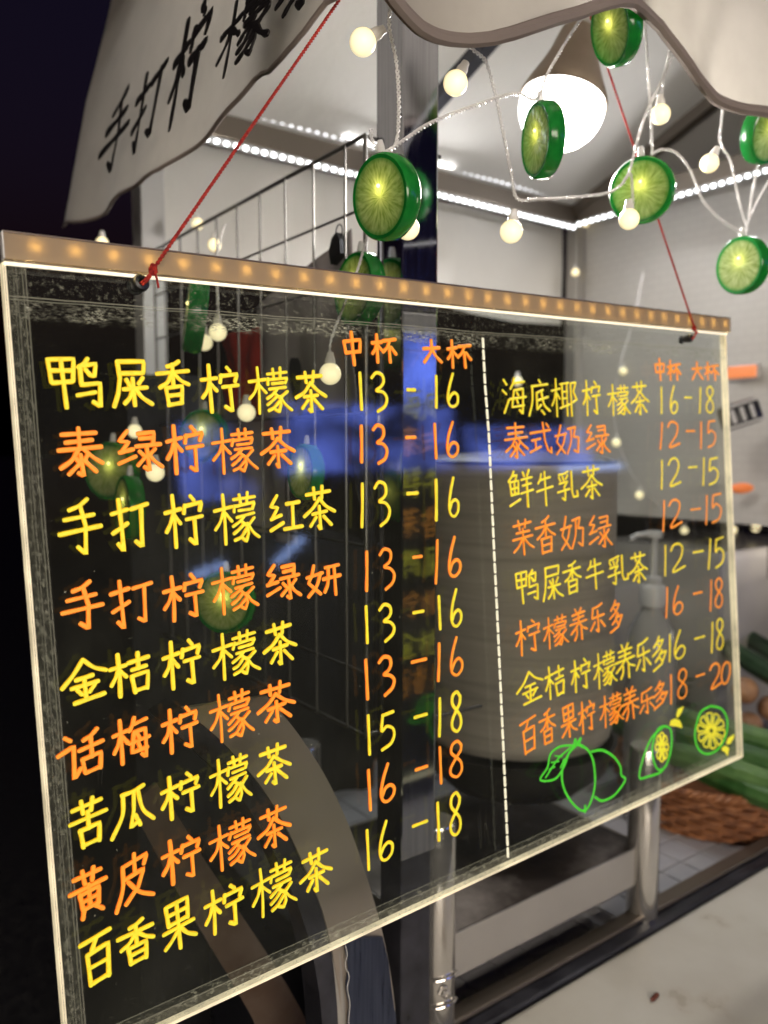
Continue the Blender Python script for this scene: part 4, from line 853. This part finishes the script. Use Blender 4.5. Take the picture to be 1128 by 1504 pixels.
link('drip_tray', BX((X1 + .004, Yr + .004, H(-.5285)), (X2 - .004, Y2 - .003, H(-.5275))), burnt, ps)
# clamp with bolt on the near leg
bx_, by_ = X1, Y1 + .022
for dz in (-.556, -.586):
    bm = bmesh.new(); pts = [Vector((bx_ + (RTB + .0012) * math.cos(a), by_ + (RTB + .0012) * math.sin(a), H(dz) + .0012 * math.sin(a * 3))) for a in [R(190 + k * 10) for k in range(13)]]; tube(bm, pts, .0016, 8); link('clamp_band', bm, M['tube_steel'], ps, True)
dirb = Vector((-.28, -.96, 0)); bc_ = Vector((bx_, by_, H(-.570))) + dirb * RTB
bm = bmesh.new(); lathe(bm, [(.0075, 0), (.0075, .0015), (.005, .002), (.005, .005), (.003, .006), (.003, .0045), (0, .004)], 6, axis_m(bc_, dirb)); link('bolt', bm, M['tube_steel'], ps)
# pot
pc = Vector((.782, .765, 0)); RP = .130
pot = thing('boiler_pot', 'tall dull stainless boiler pot standing behind the menu board', 'pot', (pc.x, pc.y, H(-.385)))
bm = bmesh.new(); lathe(bm, [(0, H(-.385)), (RP * .94, H(-.385)), (RP * .985, H(-.379)), (RP, H(-.368)), (RP, H(-.03)), (RP * 1.015, H(-.027)), (RP * 1.015, H(-.022)), (RP * .99, H(-.022))], 72, Matrix.Translation((pc.x, pc.y, 0))); link('body', bm, M['pot_steel'], pot, True)
bm = bmesh.new(); lathe(bm, [(RP * .985, H(-.021)), (RP * .99, H(-.017)), (RP * .8, H(-.010)), (RP * .2, H(-.004)), (0, H(-.003))], 60, Matrix.Translation((pc.x, pc.y, 0))); link('lid', bm, M['dark_metal'], pot, True)
bm = bmesh.new(); lathe(bm, [(.010, H(-.004)), (.008, H(.004)), (.016, H(.012)), (.012, H(.02)), (0, H(.022))], 20, Matrix.Translation((pc.x, pc.y, 0))); link('knob', bm, M['black_plastic'], pot, True)
bw = thing('burner_bowl', 'round black burner bowl hanging under the boiler pot', 'burner bowl', (pc.x, pc.y, H(-.47)))
bm = bmesh.new(); lathe(bm, [(.0, H(-.472)), (.05, H(-.468)), (.095, H(-.452)), (.125, H(-.425)), (.136, H(-.395)), (.138, H(-.390)), (.132, H(-.390)), (.120, H(-.42)), (.09, H(-.445)), (0, H(-.46))], 60, Matrix.Translation((pc.x, pc.y, 0))); link('shell', bm, vary(mat('black_iron', (.02, .02, .02), .35, .6), [(.3, (.012, .012, .012)), (.7, (.05, .045, .04))], 14, 4, (1, 1, 1), .2, None, (.25, .5)), bw, True)

# ================================================================== CURVED STEEL ARCH (left)
def smoothpts_px(p): return [(v.x, v.y) for v in smoothpts([Vector((a, b2, 0)) for a, b2 in p], 4)]
def band_mesh(outer, inner, y, depth):
    bm = bmesh.new(); n_ = 40
    O = smoothpts([on_y(px, py, y) for px, py in outer], 10); I = smoothpts([on_y(px, py, y) for px, py in inner], 10)
    m_ = min(len(O), len(I)); V = []
    for k in range(m_):
        o_, i_ = O[k], I[k]; d = Vector((0, depth, 0)); bul = Vector((0, -.002, 0)); mid = (o_ + i_) / 2 + bul
        V.append([bm.verts.new(q) for q in (o_, mid, i_, i_ + d, o_ + d)])
    for a, b2 in zip(V, V[1:]):
        for k in range(5): bm.faces.new((a[k], a[(k + 1) % 5], b2[(k + 1) % 5], b2[k]))
    bm.faces.new(V[0]); bm.faces.new(V[-1][::-1]); return bm
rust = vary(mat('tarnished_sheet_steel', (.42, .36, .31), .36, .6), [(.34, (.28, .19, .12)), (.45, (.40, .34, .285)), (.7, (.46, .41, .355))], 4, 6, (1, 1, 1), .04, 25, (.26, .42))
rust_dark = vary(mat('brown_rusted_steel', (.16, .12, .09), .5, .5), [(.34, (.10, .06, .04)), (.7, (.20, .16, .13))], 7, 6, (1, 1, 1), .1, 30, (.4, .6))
arch = thing('curved_panel', 'curved tarnished steel side panel sweeping down beneath the menu board', 'curved panel', (.40, .6, 0))
YA = .575
link('face', band_mesh([(392, 1022), (438, 1078), (478, 1140), (510, 1207), (535, 1277), (556, 1347), (572, 1420), (582, 1504), (588, 1640), (590, 1800)],
                       [(268, 1040), (325, 1088), (372, 1140), (412, 1200), (446, 1270), (474, 1340), (492, 1420), (502, 1504), (508, 1640), (510, 1800)], YA, .004), rust, arch, True)
link('inner_edge', band_mesh([(267, 1041), (324, 1089), (371, 1141), (411, 1201), (445, 1271), (473, 1341), (491, 1421), (501, 1504), (507, 1640), (509, 1800)],
                       [(236, 1058), (288, 1104), (345, 1160), (385, 1220), (420, 1290), (448, 1360), (466, 1440), (474, 1520), (478, 1650), (480, 1800)], YA + .002, .03), M['dark_metal'], arch, True)
film = vary(mat('blue_protective_film', (.035, .05, .11), .3, .75), [(.3, (.045, .055, .095)), (.7, (.085, .10, .15))], 12, 4, (30, 30, 1), .08, 60, (.25, .4))
link('film', band_mesh([(562, 1376), (570, 1410), (574, 1442), (579, 1480), (582, 1504), (588, 1640)], [(503, 1376), (511, 1420), (508, 1450), (513, 1480), (511, 1504), (514, 1640)], YA - .004, .001), film, arch, True, label='torn dark blue protective film left on the lower face')
pp = [on_y(x, y, YA + .01) for x, y in [(478, 1330), (488, 1380), (494, 1440), (497, 1504), (499, 1640)]]; bm = bmesh.new(); tube(bm, smoothpts(pp, 6), .0105, 20); link('corner_tube', bm, M['plate_steel'], arch, True)
bm = bmesh.new()
P = [on_y(x, y, YA - .006) for x, y in smoothpts_px([(504, 1380), (510, 1400), (507, 1418), (513, 1434), (510, 1452), (514, 1474), (512, 1504), (516, 1540)])]; tube(bm, P, .00035, 5)
link('torn_edge', bm, M['white_plastic'], arch)
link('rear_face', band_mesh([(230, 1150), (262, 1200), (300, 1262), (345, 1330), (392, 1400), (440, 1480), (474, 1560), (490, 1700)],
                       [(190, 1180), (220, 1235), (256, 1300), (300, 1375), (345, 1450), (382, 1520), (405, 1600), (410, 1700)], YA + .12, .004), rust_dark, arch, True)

# dark steel leg right of the arch
# ================================================================== RIGHT HAND STUFF
wick = vary(mat('brown_wicker', (.25, .09, .035), .5), [(.3, (.12, .04, .015)), (.7, (.36, .15, .06))], 60, 3)
bk = thing('wicker_basket', 'shallow brown wicker basket of gourds on the tiled counter', 'basket', (1.26, .765, H(-.628)))
bcx, bcy = 1.26, .765; RB = .155
def bring(z, flare): return RB * (.86 + .14 * flare)
rowsn = 7
for k in range(rowsn):
    bm = bmesh.new(); z = H(-.622) + k * .0105; rr = bring(z, k / (rowsn - 1)); N = 144; pts = []
    for j in range(N + 1):
        a = j / N * 2 * math.pi; d = .0035 * math.sin(a * 18 + k * math.pi); pts.append(Vector((bcx + (rr + d) * math.cos(a), bcy + (rr + d) * math.sin(a), z + .0012 * math.sin(a * 36))))
    tube(bm, pts, .0046, 6, False); link('woven_ring', bm, wick, bk, True)
for k in range(36):
    a = k / 36 * 2 * math.pi; bm = bmesh.new(); tube(bm, [Vector((bcx + bring(0, t) * math.cos(a), bcy + bring(0, t) * math.sin(a), H(-.628) + t * .078)) for t in (0, .5, 1)], .0028, 6); link('stake', bm, wick, bk, True)
for q in range(3):
    bm = bmesh.new(); pts = []
    for j in range(217):
        a = j / 216 * 2 * math.pi; th = a * 26 + q * 2.094; rr = RB * 1.015
        pts.append(Vector((bcx + (rr + .0045 * math.cos(th)) * math.cos(a), bcy + (rr + .0045 * math.cos(th)) * math.sin(a), H(-.546) + .0045 * math.sin(th))))
    tube(bm, pts, .0038, 6, False); link('rim_braid', bm, wick, bk, True)
bm = bmesh.new(); lathe(bm, [(0, .0), (RB * .84, 0), (RB * .84, .004), (0, .004)], 40, Matrix.Translation((bcx, bcy, H(-.6298)))); link('base', bm, wick, bk)
gourdm = []
for i, (a, b2) in enumerate((((.02, .07, .014), (.07, .16, .04)), ((.04, .10, .025), (.11, .21, .06)), ((.009, .026, .01), (.026, .06, .024)))):
    gourdm.append(vary(mat('gourd_skin_%s' % 'abc'[i], a, .4), [(.35, a), (.65, b2)], 20, 5, (1, 1, 1), .2, 60, (.3, .5)))
def gourd(a, b, r, m, lab, ribs=8):
    a, b = Vector(a), Vector(b); d = (b - a); L = d.length; mw = axis_m(a, d); bm = bmesh.new(); seg = 40; rings = []
    sag = random.uniform(-.006, .006)
    for k in range(21):
        t = k / 20; rr = r * min(1, math.sqrt(max(0, 1 - (1 - min(1, t * 7)) ** 2)) * .999 + .02, math.sqrt(max(0, 1 - (1 - min(1, (1 - t) * 7)) ** 2)) + .02) * (1 - .10 * math.cos(t * 6.3))
        rings.append([bm.verts.new(mw @ Vector(((rr * (1 + .05 * math.cos(ribs * q / seg * 2 * math.pi))) * math.cos(q / seg * 2 * math.pi), (rr * (1 + .05 * math.cos(ribs * q / seg * 2 * math.pi))) * math.sin(q / seg * 2 * math.pi) + sag * math.sin(t * math.pi), t * L))) for q in range(seg)])
    for p_, q_ in zip(rings, rings[1:]):
        for q in range(seg): bm.faces.new((p_[q], p_[(q + 1) % seg], q_[(q + 1) % seg], q_[q]))
    bm.faces.new(rings[0][::-1]); bm.faces.new(rings[-1])
    return tag(link('gourd', bm, m, None, True), lab, 'gourd', 'long green gourds in the basket')
gs = [((880, 1030, -.47), (1205, 1118, -.49), .021, 1, 'uppermost long pale green gourd in the basket'), ((890, 1062, -.49), (1205, 1152, -.51), .021, 0, 'second long green gourd from the top'), ((925, 1088, -.50), (1205, 1184, -.525), .020, 1, 'third long green gourd from the top, partly behind the board'),
      ((1000, 1122, -.525), (1190, 1206, -.54), .018, 0, 'lower long green gourd resting deep in the basket'), ((1040, 935, -.39), (1200, 1040, -.42), .018, 2, 'dark green cucumber above the brown fruit'), ((1065, 915, -.38), (1205, 1005, -.41), .016, 2, 'topmost dark cucumber beside the white bag')]
for a, b2, r, mi, lab in gs: gourd(on_z(a[0], a[1] - 2, H(a[2])), on_z(b2[0], b2[1] - 8, H(b2[2])), r, gourdm[mi], lab)
brown = vary(mat('brown_fruit_skin', (.25, .12, .06), .5), [(.3, (.17, .08, .035)), (.7, (.36, .2, .11))], 25, 4, (1, 1, 1), .1, None, (.35, .6))
def fruit(px, py, y, r, m, lab, name='round_fruit', cat='fruit', sc=(1, 1, 1), grp='brown round fruit heaped behind the gourds'):
    c = on_y(px, py, y); bm = bmesh.new(); bmesh.ops.create_uvsphere(bm, u_segments=24, v_segments=16, radius=r)
    for v in bm.verts: v.co *= 1 + .03 * math.sin(v.co.x * 90 + px) * math.cos(v.co.y * 70)
    o = link(name, bm, m, None, True, mw=axis_m(c, (.2, .3, 1), RT) @ Matrix.Diagonal((*sc, 1))); tag(o, lab, cat, grp); return o
for px, py, y, r, lab in ((1094, 1014, .77, .0235, 'upper left brown fruit right beside the board'), (1131, 1040, .75, .0235, 'brown fruit at the right border of the view'), (1102, 1064, .76, .022, 'lowest brown fruit touching the gourds'), (1075, 1050, .88, .022, 'brown fruit just inside the board edge'), (1050, 1020, .92, .022, 'brown fruit behind the price twenty'), (1150, 1080, .80, .024, 'brown fruit beyond the right border'), (1120, 1000, .92, .022, 'topmost brown fruit under the cucumber')):
    fruit(px, py, y, r, brown, lab)
mango = vary(mat('green_mango_skin', (.2, .3, .04), .28), [(.3, (.10, .2, .02)), (.7, (.34, .4, .07))], 12, 4)
fruit(1076, 1163, .80, .030, mango, 'glossy yellow-green mango at the front of the basket', 'mango', 'mango', (1.45, 1, .85), None)
fruit(945, 1130, .86, .034, mango, 'green lime-like fruit behind the board at the left of the basket', 'mango', 'mango', (1.2, 1, .9), None)
fruit(1020, 1190, .80, .03, gourdm[2], 'dark green fruit in the shadow at the left of the basket', 'cucumber_end', 'fruit', (1.4, 1, .9), None)
greenleaf = vary(mat('dull_green_leaf', (.04, .09, .02), .6), [(.3, (.02, .05, .012)), (.7, (.09, .15, .04))], 30)
lf = thing('herb_bundle', 'loose bundle of dark green herbs behind the board above the gourds', 'herbs', tuple(on_y(1000, 1020, .95)))
rnd = random.Random(3); bm = bmesh.new()
for k in range(170):
    c = on_y(rnd.uniform(930, 1050), rnd.uniform(990, 1060), .93) + Vector((0, rnd.uniform(-.03, .05), rnd.uniform(-.02, .02))); a = rnd.uniform(0, 6.28); e1 = Vector((math.cos(a), math.sin(a), rnd.uniform(-.6, .8))).normalized(); e2 = e1.cross(Vector((rnd.random(), rnd.random(), rnd.random()))).normalized()
    Lf, Wf = rnd.uniform(.012, .024), rnd.uniform(.003, .006); v = [bm.verts.new(c + e1 * x + e2 * y_) for x, y_ in ((0, 0), (Lf * .5, Wf), (Lf, 0), (Lf * .5, -Wf))]; bm.faces.new(v)
link('leaves', bm, greenleaf, lf, kind='stuff')
# tank with rounded lid, bottle, bags, shelf
bm = BX((1.44, .86, H(-.63)), (1.80, 1.16, H(-.20)), .025); tag(link('steel_tank', bm, M['plate_steel'], None, True), 'grey stainless tank with rounded corners at the right behind the fruit', 'tank')
bm = BX((1.02, .98, H(-.63)), (1.38, 1.22, H(-.27)), .018); tag(link('steel_cooler', bm, M['plate_steel'], None, True), 'dull steel cooler box behind the board and the pump bottle', 'cooler')
pb = on_y(958, 905, .80); t = thing('pump_bottle', 'clear syrup bottle with a white pump top behind the board', 'pump bottle', (pb.x, pb.y, H(-.63)))
mwb = Matrix.Translation((pb.x, pb.y, 0)); clearp = mat('clear_syrup_bottle', (.75, .73, .70), .12, 0, trans=.7, ior=1.35)
bm = bmesh.new(); lathe(bm, [(0, H(-.628)), (.038, H(-.628)), (.042, H(-.62)), (.042, H(-.34)), (.036, H(-.30)), (.020, H(-.272)), (.017, H(-.265)), (.017, H(-.25))], 36, mwb); link('bottle', bm, clearp, t, True)
bm = bmesh.new(); lathe(bm, [(.0215, H(-.262)), (.0215, H(-.232)), (.019, H(-.228)), (.014, H(-.226)), (.014, H(-.215)), (.006, H(-.212)), (.0055, H(-.150)), (.014, H(-.148)), (.014, H(-.138)), (0, H(-.136))], 28, mwb); tube(bm, [Vector((pb.x, pb.y, H(-.143))), Vector((pb.x - .03, pb.y + .01, H(-.143))), Vector((pb.x - .045, pb.y + .015, H(-.150)))], .0045, 8); link('pump', bm, M['grey_plastic'], t, True)
ws = thing('wire_shelf', 'zinc wire shelf on the right behind the board', 'wire shelf', tuple(on_y(1000, 760, 1.06)))
for (a, b2) in (((925, 742, 1.12), (1240, 800, .70)), ((905, 752, 1.2), (1225, 830, .80)), ((1000, 790, 1.12), (1240, 860, .74)), ((1070, 800, 1.0), (1240, 815, .80))): wire(on_y(*a), on_y(*b2), .002, ws)
for px in (950, 985, 1020, 1055, 1092, 1128): wire(on_y(px, 748 + (px - 925) * .18, 1.10 - (px - 925) * .0013), on_y(px, 850, 1.10 - (px - 925) * .0013), .0013, ws)
def bagm(name, label, cx, cy, y, r, m, sc): return fruit(cx, cy, y, r, m, label, name, 'bag', sc, None)
film_w = mat('white_plastic_film', (.6, .55, .56), .25); redp = mat('red_plastic_film', (.35, .02, .03), .3)
bagm('plastic_bag', 'crumpled white plastic bag on the heap at the right', 1112, 968, 1.0, .036, film_w, (1.3, 1, .6))
bagm('plastic_bag', 'red plastic bag just behind the upper right of the gourds', 1092, 968, .98, .02, redp, (1.3, 1, .5))
bagm('plastic_bag', 'red plastic packet peeking in at the right border', 1128, 957, .96, .02, redp, (1.3, 1, .5))
bagm('plastic_bag', 'red strip of plastic film behind the board above the price', 1030, 945, 1.0, .03, redp, (2.2, 1, .25))
# black claw clip and small orange lamp sign on the side wall
kc = on_x(1090, 606, 1.30); t = thing('claw_clip', 'black ribbed claw clip hanging right of the board', 'claw clip', tuple(kc)); mwk = axis_m(kc, -FW, RT * .95 + UP * .3)
link('body', BX((-.040, -.024, -.012), (.030, .020, .012), .010), M['black_plastic'], t, True, mw=mwk)
for k in range(3): link('tooth', BX((-.026 + k * .017, -.014, .012), (-.019 + k * .017, .010, .016), .002), M['grey_plastic'], t, mw=mwk)
link('rim', BX((-.036, -.021, .012), (.026, -.017, .016), .001), M['grey_plastic'], t, mw=mwk); link('rim', BX((-.036, .013, .012), (.026, .017, .016), .001), M['grey_plastic'], t, mw=mwk)
kc = on_x(1092, 546, 1.42); orange = mat('orange_lit_panel', (.6, .2, .08), .4, 0, (1, .30, .09), .4)
t = thing('orange_sign', 'small glowing orange sign panel on the banner right of the board', 'sign', tuple(kc))
mwk = axis_m(kc, (-1, 0, 0), (0, -1, 0)); link('lit_panel', BX((-.03, -.011, 0), (.026, .011, .004), .003), orange, t, mw=mwk); link('backing', BX((-.034, -.015, -.006), (.030, .015, -.0005), .003), M['grey_plastic'], t, mw=mwk)
kc = on_x(1088, 720, 1.40); fruit(1090, 717, .80, .012, mat('orange_plastic', (.6, .16, .05), .4, 0, (1, .25, .05), .25), 'small orange tag right of the board above the fairy bulbs', 'orange_tag', 'tag', (1.8, 1, .8), None)
# bottles on the right shelf
for i, (px, py, y, c_, lab) in enumerate(((1098, 825, .98, (.03, .10, .22), 'blue bottle standing right of the board under the wire shelf'), (1112, 840, .96, (.04, .14, .18), 'teal bottle next to the blue bottle'), (1128, 835, .95, (.12, .12, .14), 'grey bottle at the right border'))):
    c = on_y(px, py, y); t = thing('bottle', lab, 'bottle', (c.x, c.y, H(-.20))); bm = bmesh.new()
    lathe(bm, [(0, -.05), (.014, -.05), (.015, .02), (.007, .035), (.007, .05), (0, .052)], 20, Matrix.Translation(c)); link('body', bm, mat('bottle_glass_%s' % 'xyz'[i], c_, .2), t, True)
    bm = bmesh.new(); lathe(bm, [(.0085, .045), (.0085, .060), (0, .061)], 16, Matrix.Translation(c)); link('cap', bm, M['white_plastic'], t, True)

# ================================================================== ACROSS THE AISLE (blue lights seen mirrored in the board; warm fill boxes added)
def lightbox(name, lab, a, b, m, cat='light box'):
    t = thing(name, lab, cat, (a[0], a[1], 0)); a, b = Vector(a), Vector(b)
    link('lit_face', BX((a.x, b.y, a.z), (b.x, b.y + .01, b.z)), m, t)
    link('casing', BX((a.x - .04, a.y, a.z - .04), (b.x + .04, b.y - .003, b.z + .04), .01), M['dark_metal'], t)
    return t
blue = mat('blue_light_box_face', (.1, .2, .6), .4, 0, (.16, .24, 1), 4.2); n, l, b = nodes(blue)
ff = noise(blue, 2.6, 5, (1, 1, 1.6)); r = n.new('ShaderNodeMapRange'); r.inputs[1].default_value = .38; r.inputs[2].default_value = .62; r.inputs[3].default_value = .1; r.inputs[4].default_value = 8; l.new(ff, r.inputs[0]); l.new(r.outputs[0], b.inputs['Emission Strength'])
for x0, x1, z0, z1, lab in ((1.65, 2.1, .16, .58, 'small blue light box across the aisle, nearest the left'), (2.25, 3.6, .30, .72, 'wide blue light box in the middle across the aisle'), (3.7, 5.0, .30, .60, 'blue light box across the aisle, farthest to the right')):
    lightbox('shop_light_box', lab, (x0, -3.2, H(z0)), (x1, -3.05, H(z1)), blue)
pale = mat('pale_blue_tube', (.5, .6, .9), .4, 0, (.35, .5, 1), 9)
for i, (x0, z0, x1, z1, lab) in enumerate(((2.15, -.22, 2.35, -.08, 'short pale blue light tube low across the aisle'), (1.66, -.24, 1.85, -.19, 'lowest pale blue light tube across the aisle'), (4.6, .28, 5.3, .30, 'long blue light tube across the aisle'))):
    bm = bmesh.new(); tube(bm, [Vector((x0, -3.0, H(z0))), Vector((x1, -3.0, H(z1)))], .022, 10); tag(link('light_tube', bm, pale, None, True), lab, 'light tube')

warm = mat('warm_fill_face', (.7, .6, .5), .4, 0, (1, .88, .74), 15)  # fill light added out of view to brighten the stall front
lightbox('fill_light_box', 'added warm white fill box behind the viewer, towards the left', (-1.9, -2.1, H(-.15)), (.35, -1.95, H(.55)), warm)
lightbox('fill_light_box', 'second added warm white fill box, behind the viewer to the right', (5.6, -2.1, H(-.2)), (7.4, -1.95, H(.55)), warm)
bm = bmesh.new(); grid(bm, lambda u, v: Vector((.40 + .44 * u, 1.19 + .012 * math.sin(u * 24), H(.11 - 1.54 * v))), 60, 20)  # black sheet put in so the back left stays dark
tag(link('backdrop', bm, M['black_cloth'], None, True), 'black curtain added to darken the back left of the stall behind the wire grid', 'backdrop')
